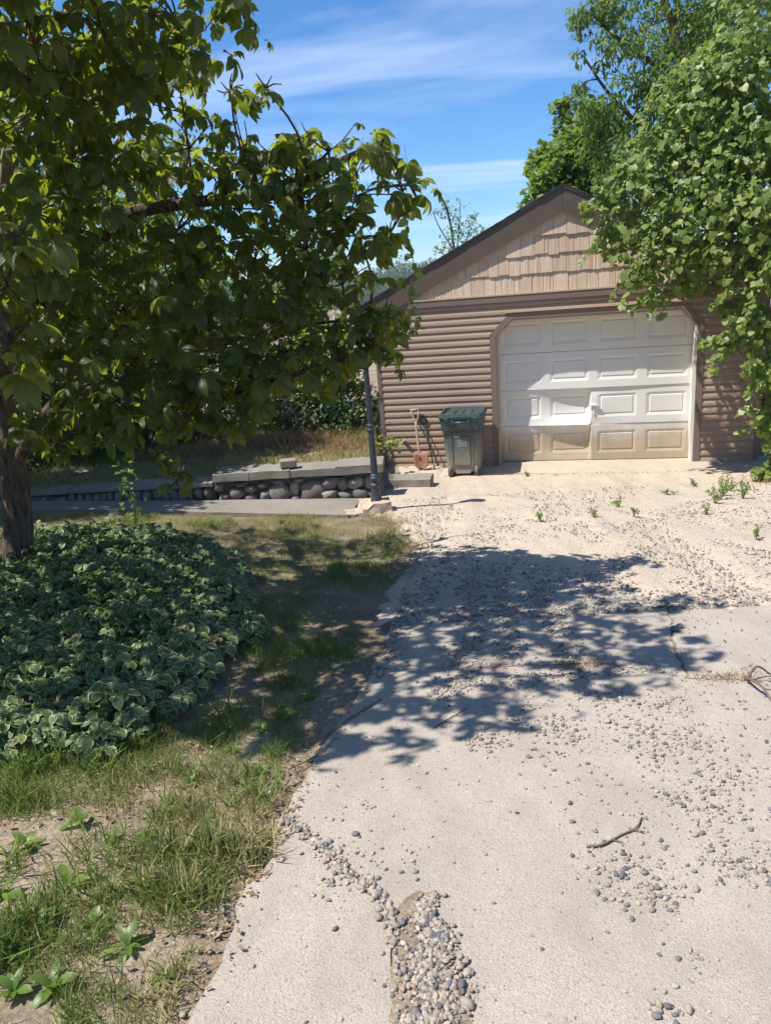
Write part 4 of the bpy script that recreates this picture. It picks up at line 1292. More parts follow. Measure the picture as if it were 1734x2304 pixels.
# ------------------------------------------------------------------ the horse chestnut on the left
CHESTNUT_BLOBS = [
    (-1.54, 4.20, 2.97, 0.45), (-1.25, 4.40, 2.97, 0.42), (-0.90, 4.60, 3.03, 0.36), (-0.62, 4.70, 3.15, 0.24), (-1.65, 4.60, 2.72, 0.50), (-1.31, 5.00, 2.86, 0.42),
    (-1.06, 5.20, 2.96, 0.26), (-1.70, 5.00, 2.50, 0.42), (-1.84, 4.60, 2.15, 0.45), (-1.44, 5.60, 2.49, 0.32), (-1.08, 5.40, 2.57, 0.30), (-0.72, 5.30, 2.50, 0.24),
    (-0.46, 5.20, 2.42, 0.22), (-0.18, 5.10, 2.43, 0.24), (0.13, 5.10, 2.40, 0.17), (0.26, 5.00, 2.16, 0.17), (-0.03, 5.00, 2.15, 0.26), (-0.37, 5.10, 2.16, 0.30),
    (-0.78, 5.20, 2.15, 0.36), (-1.20, 5.20, 2.05, 0.42), (-1.69, 5.20, 1.86, 0.48), (-2.04, 4.90, 1.67, 0.45), (0.17, 5.00, 1.93, 0.09), (-0.05, 5.00, 1.92, 0.20),
    (-0.37, 5.10, 1.87, 0.30), (-0.76, 5.10, 1.74, 0.40), (-1.22, 5.00, 1.61, 0.46), (-1.70, 4.90, 1.43, 0.46), (-0.16, 5.00, 1.64, 0.26), (-0.48, 4.90, 1.47, 0.36),
    (-0.87, 4.80, 1.35, 0.38), (0.05, 4.95, 1.40, 0.22), (0.03, 4.95, 1.18, 0.18), (-0.22, 4.90, 1.29, 0.26), (-1.23, 4.60, 1.20, 0.36), (-1.65, 4.60, 1.10, 0.36),
    (-0.78, 4.70, 1.08, 0.26), (-0.51, 4.80, 1.15, 0.24), (-2.02, 4.70, 0.98, 0.28), (-1.14, 4.50, 0.97, 0.20), (-0.83, 4.50, 0.89, 0.12), (-1.52, 4.50, 0.89, 0.16),
    (-0.72, 5.00, 2.78, 0.10), (-0.51, 5.00, 2.78, 0.10), (-1.43, 3.30, 1.92, 0.16), (-1.45, 3.10, 1.49, 0.13), (-1.54, 3.40, 1.73, 0.20), (-1.23, 4.40, 0.58, 0.10),
    (-1.28, 4.40, 0.76, 0.09), (-1.98, 4.60, 0.83, 0.11),
]
CHESTNUT_OUTER = [   # the rest of the round crown, beyond the frame
    (-2.9, 4.8, 2.4, 0.6), (-3.5, 5.4, 2.2, 0.65), (-3.2, 4.2, 2.2, 0.55), (-3.4, 6.6, 2.5, 0.65), (-2.2, 4.2, 3.3, 0.55), (-4.1, 6.0, 1.8, 0.6), (-2.4, 3.5, 2.6, 0.5),
    (-1.6, 3.9, 3.35, 0.45), (-1.2, 3.4, 3.35, 0.38), (-1.7, 3.2, 3.25, 0.38), (-1.2, 4.1, 3.5, 0.40), (-0.9, 3.2, 3.35, 0.28), (-2.9, 3.6, 3.1, 0.5), (-2.2, 3.4, 3.35, 0.45), (-2.4, 2.7, 3.1, 0.38), (-3.0, 2.8, 3.0, 0.42),
    (-1.9, 2.6, 2.95, 0.38), (-1.45, 2.65, 3.1, 0.30), (-1.0, 2.85, 3.2, 0.26), (-0.55, 3.1, 3.15, 0.24), (-0.75, 3.7, 3.3, 0.28), (-2.6, 3.0, 2.5, 0.45), (-2.3, 2.8, 2.9, 0.40), (-0.3, 3.9, 3.3, 0.2), (-3.4, 3.4, 2.4, 0.5), (-4.4, 4.4, 2.6, 0.7), (-4.8, 5.6, 2.4, 0.7), (-4.0, 3.2, 3.0, 0.6),
    (-2.7, 3.9, 1.7, 0.45), (-2.4, 6.2, 1.9, 0.5), (-3.9, 4.9, 1.5, 0.55), (-1.9, 6.2, 2.4, 0.45), (-3.0, 4.4, 1.2, 0.4), (-1.9, 3.6, 3.2, 0.4),
]
def build_chestnut():
    base = (-3.04, 5.8, gz(-3.04, 5.8) - 0.02)
    t = empty('chestnut_tree', base)
    tag(t, 'shady horse chestnut tree with palmate leaves arching over the lawn', 'tree')
    trunk = [(-3.02, 5.86, -0.62), (-3.04, 5.88, -0.3), (-2.98, 5.9, -0.02), (-2.92, 5.9, 0.46), (-2.9, 5.9, 0.81), (-2.8, 5.85, 1.32), (-2.65, 5.8, 1.95), (-2.54, 5.7, 2.81), (-2.5, 5.6, 3.4)]
    p = smooth_path(trunk, 26)
    rad = [0.135 + 0.055 * math.exp(-i / 2.0) - 0.10 * (i / 25) for i in range(26)]
    V, F = tube(p, rad, 16, 0.05, 2)
    wchild(mesh('trunk', V, F, 'chestnut_bark', None, True), t)
    limbs = [
        [(-2.78, 5.85, 1.32), (-2.47, 5.7, 1.69), (-2.11, 5.6, 1.94), (-1.72, 5.5, 2.11), (-1.51, 5.45, 2.21), (-0.99, 5.35, 2.23), (-0.54, 5.25, 2.22), (-0.31, 5.2, 2.29), (0.04, 5.1, 2.42), (0.25, 5.05, 2.29), (0.34, 5.0, 2.12)],
        [(-2.65, 5.8, 1.95), (-2.18, 5.2, 2.56), (-1.78, 4.7, 2.9), (-1.64, 4.5, 2.97), (-1.44, 4.4, 3.03), (-1.26, 4.3, 3.06), (-0.93, 4.2, 3.15)],
        [(-2.62, 5.8, 1.64), (-2.15, 5.8, 2.33), (-2.0, 5.9, 2.5), (-1.78, 6.0, 2.69), (-1.61, 6.1, 2.9), (-1.33, 6.2, 3.17)],
        [(-2.82, 5.85, 1.16), (-2.08, 5.6, 1.19), (-1.15, 5.4, 1.19), (-0.8, 5.3, 1.28), (-0.4, 5.2, 1.4), (-0.01, 5.15, 1.4)],
        [(-2.95, 5.9, 0.42), (-2.59, 5.8, 0.8), (-2.19, 5.5, 1.05), (-1.65, 5.2, 1.08), (-0.96, 5.0, 1.0), (-0.55, 4.9, 1.1), (-0.11, 4.9, 1.2), (0.10, 4.9, 1.21)],
        [(-2.8, 5.85, 1.3), (-3.3, 5.5, 1.9), (-3.7, 5.3, 2.2)], [(-2.7, 5.8, 1.7), (-2.6, 4.6, 2.3), (-2.3, 3.7, 2.6), (-1.9, 3.4, 2.1), (-1.6, 3.35, 1.8)], [(-2.6, 5.75, 2.5), (-3.0, 6.4, 2.8), (-3.4, 6.7, 2.7)], [(-2.6, 5.75, 2.3), (-2.4, 4.5, 3.1), (-1.9, 3.2, 3.2), (-1.2, 2.9, 3.25), (-0.6, 3.2, 3.2)],
    ]
    rads = [(0.075, 0.008), (0.05, 0.012), (0.04, 0.008), (0.035, 0.007), (0.062, 0.006), (0.05, 0.01), (0.045, 0.006), (0.05, 0.01), (0.05, 0.006)]
    for i, (l, (a, b)) in enumerate(zip(limbs, rads)):
        o = limb('limb', l, a, b, 'pale_bark' if i == 1 else 'chestnut_bark', None, 9, 26, 0.08, i); wchild(o, t)
        if i == 1: o['label'] = 'upper limb with paler bark'  # this limb has the paler bark colour
    twig_net(t, CHESTNUT_BLOBS + CHESTNUT_OUTER, limbs, 'chestnut_bark', 0.010, 6, 0.003)
    P1, D1 = blob_points(CHESTNUT_BLOBS, 430, 0.25)
    P2, D2 = blob_points(CHESTNUT_OUTER, 380, 0.3)
    P = np.concatenate([P1, P2]); D = np.concatenate([D1, D2])
    n = len(P)
    d = unit(D * np.array([1, 1, 0.3]) * 0.8 + rand_dirs(n) * 0.6 + np.array([0, 0, -0.25]))
    nr = unit(np.array([0, 0, 0.9]) + D * 0.4 + rand_dirs(n) * 0.55)
    S = 0.112 * (0.55 + 0.8 * rng.random(n))
    rnd = np.clip(rng.normal(0.42, 0.24, n), 0, 1)
    place_leaves(t, P, frames(d, nr), S, rnd, PALM, 'chestnut_leaf', 300, near_templates=PALM_NEAR)
    # creeper strand hanging from the tip
    strand = [(0.30, 5.0, 2.12), (0.27, 4.98, 1.9), (0.30, 4.98, 1.7), (0.27, 4.98, 1.52), (0.30, 4.99, 1.36)]
    o = limb('hanging_creeper', strand, 0.004, 0.002, 'twig_bark', None, 5, 16); wchild(o, t)
    sp = np.array(smooth_path(strand, 34)); d = rand_dirs(34, -0.6)
    b = Bunch(); b.add(OVATE[0], frames(d, rand_dirs(34, 0.8)) * (0.05 + 0.03 * rng.random(34))[:, None, None], sp, rng.random(34))
    wchild(b.obj('creeper_leaves', 'vine_leaf'), t)
build_chestnut()

# ------------------------------------------------------------------ vine-clad tree over the garage's right corner
VINE_BLOBS = [
    (3.11, 9.60, 2.04, 0.30), (3.37, 9.60, 2.52, 0.40), (3.01, 9.70, 2.41, 0.16), (3.78, 9.60, 2.83, 0.50), (4.13, 9.60, 3.32, 0.55), (4.56, 9.50, 3.77, 0.60),
    (4.48, 9.30, 2.82, 0.50), (4.04, 9.30, 2.34, 0.50), (4.48, 9.10, 2.09, 0.50), (3.63, 9.40, 1.89, 0.36), (3.36, 9.50, 1.56, 0.22), (4.09, 9.20, 1.64, 0.36),
    (4.58, 9.00, 1.41, 0.40), (3.47, 9.40, 1.26, 0.10), (3.91, 9.50, 1.36, 0.16), (4.51, 9.00, 0.91, 0.26), (4.25, 9.10, 0.67, 0.15), (4.66, 8.90, 0.29, 0.24),
    (4.75, 8.90, -0.30, 0.20), (4.78, 8.90, -0.91, 0.14), (3.92, 10.00, 3.52, 0.35), (3.65, 10.10, 3.01, 0.30),
    (4.0, 10.12, 1.6, 0.2), (4.25, 10.02, 1.9, 0.24), (4.4, 9.98, 1.35, 0.2), (4.5, 9.97, 2.2, 0.3), (4.2, 10.05, 2.5, 0.3), (3.85, 10.15, 2.1, 0.22), (3.7, 10.2, 1.55, 0.12),
    (4.35, 9.15, 1.1, 0.22), (4.62, 8.95, 0.6, 0.26), (4.85, 8.9, -0.1, 0.30), (4.9, 8.85, -0.6, 0.28), (4.75, 9.5, 2.4, 0.5), (4.3, 9.7, 2.7, 0.4), (4.9, 9.6, 1.6, 0.5), (4.7, 9.9, 3.0, 0.45),
    (5.2, 9.4, 3.0, 0.8), (5.3, 9.2, 1.9, 0.7), (5.3, 9.1, 0.8, 0.6), (5.3, 9.1, -0.2, 0.55), (5.4, 9.6, 4.2, 0.8), (4.9, 10.1, 4.3, 0.6), (4.6, 10.2, 3.2, 0.5),
]
def build_vine():
    base = (5.15, 9.25, gz(5.15, 9.25))
    t = empty('vine_clad_tree', base)
    tag(t, 'tree smothered in bright green grape vine hanging over the garage roof corner', 'tree')
    trunk = [(5.15, 9.25, base[2] - 0.1), (5.1, 9.3, 0.0), (4.95, 9.4, 1.2), (5.0, 9.6, 2.4), (5.0, 9.7, 4.0)]
    wchild(limb('trunk', trunk, 0.10, 0.05, 'bark', None, 9, 16, 0.1, 1), t)
    limbs = [[(4.97, 9.35, 0.9), (4.55, 9.15, 1.15), (4.28, 9.1, 1.45), (3.95, 9.2, 1.75), (3.6, 9.4, 2.0), (3.2, 9.6, 2.2)], [(4.97, 9.4, 1.3), (4.4, 9.25, 1.9), (3.9, 9.4, 2.4), (3.5, 9.6, 2.6)], [(5.0, 9.55, 2.2), (4.5, 9.5, 3.0), (4.1, 9.6, 3.4)], [(4.9, 9.35, 0.8), (4.5, 9.1, 1.3), (4.05, 9.2, 1.65)],
             [(5.12, 9.25, -0.6), (4.8, 8.95, 0.0), (4.62, 8.95, 0.6), (4.5, 9.0, 1.0)]]
    for i, l in enumerate(limbs):
        o = limb('limb', l, (0.03, 0.035, 0.035, 0.02, 0.015)[i], 0.008, 'pale_bark' if i in (0, 3) else 'bark', None, 7, 16, 0.1, i); wchild(o, t)
    twig_net(t, VINE_BLOBS, limbs + [trunk], 'twig_bark', 0.008, 7, 0.0025)
    P, D = blob_points(clumps(VINE_BLOBS, 9, 0.46) + VINE_BLOBS[:22], 1150, 0.3, 0.8)
    # loose shoots trailing out of the mass
    sp, sd_ = [], []
    shoots = Bunch()
    for x, y, z, r in VINE_BLOBS[:22]:
        for k in range(4):
            a = rng.uniform(2.2, 4.6); st = np.array([x + math.cos(a) * r * 0.8, y - 0.1, z + rng.uniform(-0.6, 0.7) * r])
            e = st + np.array([math.cos(a) * rng.uniform(0.15, 0.4), rng.normal(-0.05, 0.08), rng.uniform(-0.4, 0.18)])
            path = smooth_path([tuple(st), tuple((st + e) / 2 + np.array([0, 0, 0.07])), tuple(e)], 10)
            V, F = tube(path, list(np.linspace(0.004, 0.0015, 10)), 4); shoots.raw([tuple(v) for v in V], F)
            pts = np.array(path).repeat(2, 0) + rng.normal(0, 0.02, (20, 3))
            sp.append(pts); sd_.append(rand_dirs(20) * 0.6 + np.array([-0.4, -0.4, 0]))
    o = shoots.obj('shoots', 'twig_bark'); o['kind'] = 'stuff'; wchild(o, t)
    P = np.concatenate([P] + sp); D = np.concatenate([D, unit(np.concatenate(sd_))])
    n = len(P)
    d = unit(D * np.array([0.5, 0.5, 0.15]) + rand_dirs(n) * 0.55 + np.array([0, 0, -0.75]))
    nr = unit(D * 0.8 + np.array([-0.35, -0.28, 0.7]) + rand_dirs(n) * 0.55)
    S = 0.074 * (0.4 + 0.95 * rng.random(n))
    place_leaves(t, P, frames(d, nr), S, np.clip(rng.normal(0.48, 0.22, n), 0, 1), GRAPE, 'vine_leaf', 300)
    # withered spray on the outside
    wp = np.array([(4.30, 9.0, 0.62), (4.36, 8.97, 0.5), (4.45, 8.95, 0.40), (4.42, 8.95, 0.28), (4.5, 8.93, 0.1), (4.58, 8.92, -0.1), (4.55, 8.92, -0.25)])
    wchild(limb('withered_shoot', [tuple(q) for q in wp], 0.006, 0.003, 'twig_bark', None, 5, 14), t)
    pts = np.repeat(np.array(smooth_path(wp, 30)), 3, 0) + rng.normal(0, 0.03, (90, 3))
    b = Bunch(); b.add(NARROW[0], frames(rand_dirs(90, -0.6), rand_dirs(90)) * (0.05 + 0.05 * rng.random(90))[:, None, None], pts, 0.5 + 0.5 * rng.random(90))
    wchild(b.obj('withered_leaves', 'dry_leaf'), t)
build_vine()

# ------------------------------------------------------------------ trees behind
def g3(x, y): return (x, y, gz(x, y))
def build_back_trees():
    tree('cherry_tree', 'tall tree with drooping glossy oval leaves behind the garage roof', g3(6.7, 13.0), [(6.7, 13.0, -1.2), (6.6, 13.1, 1.2), (6.1, 13.4, 3), (5.5, 13.8, 4.6), (5.0, 14, 6.2)], 0.15,
         [[(6.0, 13.5, 3.1), (5.1, 14.0, 3.7), (4.4, 14.2, 4.4), (3.9, 14.1, 5.0)], [(5.6, 13.7, 4.4), (4.6, 14, 5.1), (4.0, 14, 5.6)], [(6.3, 13.3, 2.4), (5.6, 13.7, 2.8), (4.9, 14, 3)]],
         [(4.13, 14.00, 5.42, 0.55), (4.65, 14.00, 4.61, 0.70), (5.08, 14.00, 5.42, 0.80), (4.68, 14.50, 3.67, 0.75), (4.13, 14.50, 4.21, 0.45), (3.80, 14.00, 5.55, 0.26), (5.13, 14.00, 3.76, 0.80), (3.74, 14.00, 5.02, 0.14), (5.49, 13.50, 4.62, 0.80), (4.92, 14.00, 2.86, 0.70), (3.85, 14.20, 4.6, 0.18), (5.9, 14, 5.6, 0.9), (6.2, 13.6, 3.8, 0.9), (5.3, 14.2, 6.6, 0.8), (5.9, 13.2, 2.7, 0.8), (6.6, 12.4, 3.0, 1.0), (5.7, 13.6, 3.5, 0.8), (6.5, 12.2, 1.8, 0.8), (6.9, 11.8, 4.3, 1.0)],
         2100, 0.12, NARROW + SIMPLE[:1], 'tree_leaf', droop=0.7, out=0.7, inner=0.3, rb=0.014)
    tree('maple_tree', 'bushy maple with pointed tufts rising behind the ridge of the roof', g3(5.0, 18.2), [(5, 18.2, -1.2), (4.9, 18, 2), (4.7, 18, 4), (4.6, 18, 5.2)], 0.15,
         [[(4.9, 18, 2), (4.4, 18, 3.2), (4.0, 18, 4)], [(4.9, 18, 2.2), (5.1, 17.4, 3.4), (5, 17.4, 4.4)]],
         [(4.24, 18.00, 3.92, 0.55), (4.74, 18.00, 4.51, 0.55), (4.02, 18.00, 4.16, 0.26), (4.47, 17.00, 3.50, 0.80), (5.03, 17.00, 3.63, 1.00), (4.98, 17.50, 4.40, 0.70), (4.52, 18.00, 5.05, 0.28), (3.93, 18.00, 3.81, 0.22), (3.43, 17.00, 2.95, 0.2), (3.7, 17.2, 3.1, 0.25), (4.1, 17.2, 3.2, 0.5)],
         2300, 0.11, GRAPE[:3], 'tree_leaf', droop=0.1, up=0.9, inner=0.3)
    # pine: needle tufts along whorled boughs
    t = empty('pine_tree', g3(7.3, 16.6)); tag(t, 'dark green pine with soft needle tufts behind the vine', 'tree')
    wchild(limb('trunk', [(7.3, 16.6, -1.2), (7.3, 16.6, 4), (7.3, 16.6, 9)], 0.2, 0.06, 'bark', None, 9, 14), t)
    T, R, S = [], [], []
    for z in np.arange(2.6, 8.6, 0.42):
        for k in range(7):
            a = rng.random() * 6.28; L = 1.9 * (1 - (z - 2.6) / 9)
            e = np.array([math.cos(a), math.sin(a), 0.12]) * L
            st = np.array([7.3, 16.6, z])
            wchild(limb('bough', [tuple(st), tuple(st + e * 0.5 + np.array([0, 0, -0.08])), tuple(st + e)], 0.022, 0.006, 'bark', None, 5, 6), t)
            for q in np.linspace(0.3, 1.05, 12):
                c = st + e * q + rng.normal(0, 0.10, 3)
                n = 42
                dd = unit(rand_dirs(n) + unit(e) * 0.7 + np.array([0, 0, 0.25]))
                T.append(np.repeat(c[None], n, 0)); R.append(frames(dd, rand_dirs(n))); S.append(0.12 + 0.07 * rng.random(n))
    T, R, S = np.concatenate(T), np.concatenate(R), np.concatenate(S)
    b = Bunch(); b.add(NEEDLE[0], R * S[:, None, None], T, rng.random(len(T)))
    o = b.obj('crown', 'pine_needle', smooth=False); o['kind'] = 'stuff'; wchild(o, t)
    tree('sapling', 'slender small-leaved sapling against the sky behind the sloping roof edge', g3(2.04, 18.6), [(2.04, 18.6, -1.2), (2.09, 18.6, 0.32), (2.09, 18.6, 2.06), (1.98, 18.6, 3.11), (1.74, 18.6, 3.69)], 0.05,
         [[(2.09, 18.6, 1.60), (2.33, 18.6, 2.41), (2.67, 18.6, 3.11)], [(2.09, 18.6, 1.95), (2.21, 18.6, 2.76), (2.27, 18.6, 3.34)], [(2.07, 18.6, 2.30), (1.74, 18.6, 2.88), (1.63, 18.6, 3.23)]],
         [(2.20, 18.6, 2.83, 0.42), (1.91, 18.6, 3.25, 0.28), (2.50, 18.6, 2.61, 0.42), (1.77, 18.6, 3.58, 0.12), (1.96, 18.6, 2.30, 0.47), (2.56, 18.6, 3.00, 0.16), (2.27, 18.6, 3.34, 0.14), (1.66, 18.6, 3.17, 0.12)],
         900, 0.085, SIMPLE, 'tree_leaf', inner=0.1, rb=0.008, twigs=6)
    names = [
        ('backyard_tree', 'small-leaved tree half hidden behind the chestnut, above the dry lawn', (-3.7, 13.3), [(-3.73, 13.00, 3.44, 0.90), (-3.13, 13.00, 2.73, 0.80), (-4.41, 13.00, 2.82, 0.90), (-2.85, 13.50, 4.0, 0.42), (-3.41, 13.50, 4.0, 0.55), (-2.61, 12.50, 2.13, 0.70), (-3.69, 12.50, 1.94, 0.90)]),
        ('backyard_tree', 'thin small-leaved tree behind the shrubs nearest the garage wall', (-1.2, 12.9), [(-0.94, 12.50, 1.33, 0.60), (-1.93, 12.50, 1.40, 0.75), (-0.59, 13.00, 2.1, 0.30), (-1.3, 13, 2.2, 0.5)]),
        ('backyard_tree', 'dense dark tree behind the chestnut trunk', (-5.6, 13.2), [(-5.09, 13.00, 3.01, 1.00), (-5.9, 13, 2.2, 1.1), (-6.2, 13, 3.6, 1.1), (-6.9, 13, 2.4, 1.1), (-5.3, 13.3, 1.7, 0.9), (-5.6, 12.8, 4.2, 0.8)])]
    for nm, lab, (x, y), bl in names:
        zt = max(q[2] for q in bl)
        tree(nm, lab, g3(x, y), [(x, y, gz(x, y) - 0.1), (x + 0.05, y, 0.8), (x - 0.05, y, zt * 0.6), (x, y, zt)], 0.08, [[(x, y, 0.7), tuple(np.array(bl[0][:3]))], [(x, y, 0.9), tuple(np.array(bl[1][:3]))]], bl, 1500, 0.105, SIMPLE, 'tree_leaf', inner=0.2, rb=0.012)
    for x, y, lab in ((-7.6, 3.6, 'leafy tree added left of the chestnut to shade the ground cover bed'), (-7.4, 8.4, 'leafy tree added for shade beyond the end of the cobble wall'), (-5.5, 9.9, 'dark leafy tree added on the raised bed to shade the end of the dry lawn')):  # trees added at the left edge and beyond for their shade
        bl = [(x + rng.normal(0, 0.8), y + rng.normal(0, 0.8), 1.5 + 3.0 * rng.random(), 1.0) for _ in range(11)]
        tree('added_shade_tree', lab, g3(x, y), [(x, y, gz(x, y) - 0.1), (x, y, 1.5), (x, y, 4.5)], 0.14, [], bl + [(x + 1.0, y - 0.1, 3.4, 0.9), (x + 0.9, y + 0.2, 2.4, 0.8)], 1700, 0.17, SIMPLE, 'tree_leaf', inner=0.3)
    tree('young_maple', 'yellow-green leafy young maple beside the garage corner', g3(-0.72, 11.9), [(-0.72, 11.9, -0.7), (-0.65, 11.85, 0.2), (-0.6, 11.85, 1.0)], 0.03, [],
         [(-0.58, 11.8, 0.44, 0.34), (-0.40, 11.9, 0.85, 0.32), (-1.0, 11.6, 0.25, 0.30), (-0.38, 11.9, 0.15, 0.22), (-0.75, 12.0, 0.95, 0.38), (-1.2, 11.9, 0.7, 0.3)], 1000, 0.12, GRAPE[:3], 'young_leaf', up=0.9, inner=0.3, rb=0.008)
    sh = [(-1.64, 12.30, -0.02, 0.70), (-0.75, 11.60, -0.20, 0.60), (-0.45, 12.2, -0.20, 0.5), (-2.71, 12.50, -0.11, 0.80), (-3.76, 12.30, -0.07, 0.80), (-4.74, 12.00, -0.09, 0.80), (-5.36, 11.50, -0.03, 0.80),
          (-1.17, 12.50, 0.50, 0.70), (-2.33, 13.00, 0.61, 0.80), (-3.53, 13.00, 0.70, 0.90), (-4.63, 12.50, 0.69, 0.80), (-7.6, 14.2, 1.1, 1.0), (-6.3, 14.4, 1.2, 1.0), (-5.2, 14.0, 1.15, 1.0), (-4.1, 14.2, 1.1, 1.0), (-3.0, 14.2, 1.2, 0.9), (-1.9, 14.2, 1.0, 0.9), (-6.1, 11.4, 0.3, 0.95), (-6.8, 10.6, 0.0, 0.9), (-6.9, 11.8, 0.9, 0.9)]
    for x, y, z, r in sh:
        c = (x, y, gz(x, y))
        t = empty('shrub', c); tag(t, 'dark leafy shrub in the hedge behind the dry lawn', 'shrub', 'shrubs behind the dry lawn')
        bl = [(x, y, z, r), (x + 0.2, y - 0.1, z - 0.45 * r, r * 0.8), (x - 0.25, y, c[2] + 0.3, r * 0.7)]
        V, F = tube([(x, y, c[2] - 0.05), (x + 0.03, y, (c[2] + z) / 2), (x, y, z)], [0.03, 0.02, 0.01], 6)
        wchild(mesh('stem', V, F, 'bark', None), t)
        P, D = blob_points(bl, 1500, 0.5)
        n = len(P)
        place_leaves(t, P, frames(rand_dirs(n, -0.2), unit(D + np.array([0, 0, 0.7]) + rand_dirs(n) * 0.5)), 0.10 * (0.6 + 0.7 * rng.random(n)), np.clip(rng.normal(0.45, 0.3, n), 0, 1), SIMPLE, 'shrub_leaf')
    # dead, brown-leaved bushes at the edge of the hedge
    for x, y, r, lab in ((-1.22, 11.4, 0.36, 'withered bush with pale dry leaves before the hedge'), (-2.45, 11.6, 0.3, 'withered brown bush between dark hedge and dry grass')):
        c = (x, y, gz(x, y)); t = empty('dead_bush', c); tag(t, lab, 'bush')
        b = Bunch()
        for k in range(26):
            e = np.array(c) + np.array([rng.normal(0, r * 0.5), rng.normal(0, r * 0.35), r * (1.0 + rng.random())])
            V, F = tube([(x, y, c[2] - 0.03), tuple((np.array(c) + e) / 2 + rng.normal(0, 0.04, 3)), tuple(e)], [0.007, 0.005, 0.002], 5)
            b.raw([tuple(v) for v in V], F)
        wchild(b.obj('stems', 'twig_bark'), t)
        P, D = blob_points([(x, y, c[2] + r * 1.1, r)], 1300, 0.2, 1.1); n = len(P)
        place_leaves(t, P, frames(rand_dirs(n, -0.5), rand_dirs(n)), 0.05 * (0.6 + 0.8 * rng.random(n)), rng.random(n), SIMPLE, 'dry_leaf', mass='withered_leaves')
    # small plant by the garage corner
    x, y = -0.02 , 10.72
    c = (x, y, gz(x, y)); t = empty('corner_plant', c); tag(t, 'yellowing broad-leaved plant at the foot of the corner post', 'plant')
    bl = [(x + 0.05, y, c[2] + 0.30, 0.17), (x + 0.22, y - 0.1, c[2] + 0.33, 0.13), (x - 0.1, y, c[2] + 0.2, 0.15)]
    V, F = tube([(x, y, c[2] - 0.03), (x + 0.05, y, c[2] + 0.2), (x + 0.2, y - 0.08, c[2] + 0.35)], [0.01, 0.008, 0.004], 6); wchild(mesh('stem', V, F, 'twig_bark', None), t)
    P, D = blob_points(bl, 1100, 0.3); n = len(P)
    place_leaves(t, P, frames(rand_dirs(n, -0.3), unit(D + np.array([0, 0, 0.9]))), 0.09 * (0.6 + 0.6 * rng.random(n)), rng.random(n) * 0.4 + 0.6, OVATE, 'vine_leaf')
build_back_trees()

# ------------------------------------------------------------------ wooded hill far off
def build_far_woods():
    bl = []
    r = random.Random(12)
    for k in range(230):
        y = r.uniform(270, 430); x = r.uniform(-0.62, 0.45) * y
        rad = r.uniform(2.8, 6.0)
        top = 3.0 + 9.0 * (y - 270) / 160 + r.uniform(-2.0, 2.0) + 2.2 * math.sin(x * 0.05)
        bl.append((x, y, top - rad * 0.6, rad)); bl.append((x + r.uniform(-2, 2), y - 1.5, top - rad * 1.7, rad * 1.1)); bl.append((x + r.uniform(-2, 2), y - 2, top - rad * 3.0, rad * 1.1))
    P, D = blob_points(bl, 9, 0.75)
    n = len(P)
    b = Bunch()
    b.add(SIMPLE[0], frames(rand_dirs(n, -0.2), unit(D + np.array([0, 0, 0.5]) + rand_dirs(n) * 0.3)) * (1.0 + 1.0 * rng.random(n))[:, None, None], P, np.clip(rng.normal(0.4, 0.25, n), 0, 1))
    o = b.obj('distant_woods', 'far_leaf')
    tag(o, 'wooded hillside far beyond the garage', 'woods', kind='stuff')
build_far_woods()

# ------------------------------------------------------------------ ground cover, grass and weeds
GC_POLY = [(-1.9, 2.75), (-1.55, 2.72), (-1.28, 2.72), (-1.12, 3.0), (-0.98, 3.5), (-0.88, 4.1), (-0.95, 4.9), (-1.25, 5.9), (-1.75, 6.6), (-2.6, 7.0), (-3.6, 7.1), (-5.2, 6.9), (-5.2, 2.6)]
def poly_dist(x, y, poly):
    sd = np.full(np.shape(x), 9.0)
    for (x0, y0), (x1, y1) in zip(poly, poly[1:] + poly[:1]):
        dx, dy = x1 - x0, y1 - y0
        t_ = np.clip(((x - x0) * dx + (y - y0) * dy) / (dx * dx + dy * dy + 1e-9), 0, 1)
        sd = np.minimum(sd, np.hypot(x - x0 - t_ * dx, y - y0 - t_ * dy))
    return np.where(in_poly(x, y, poly), sd, -sd)
def np_noise(x, y, f, seed=0.0):
    return np.array([mnoise.noise(Vector((a * f, b * f, seed))) for a, b in zip(x, y)])
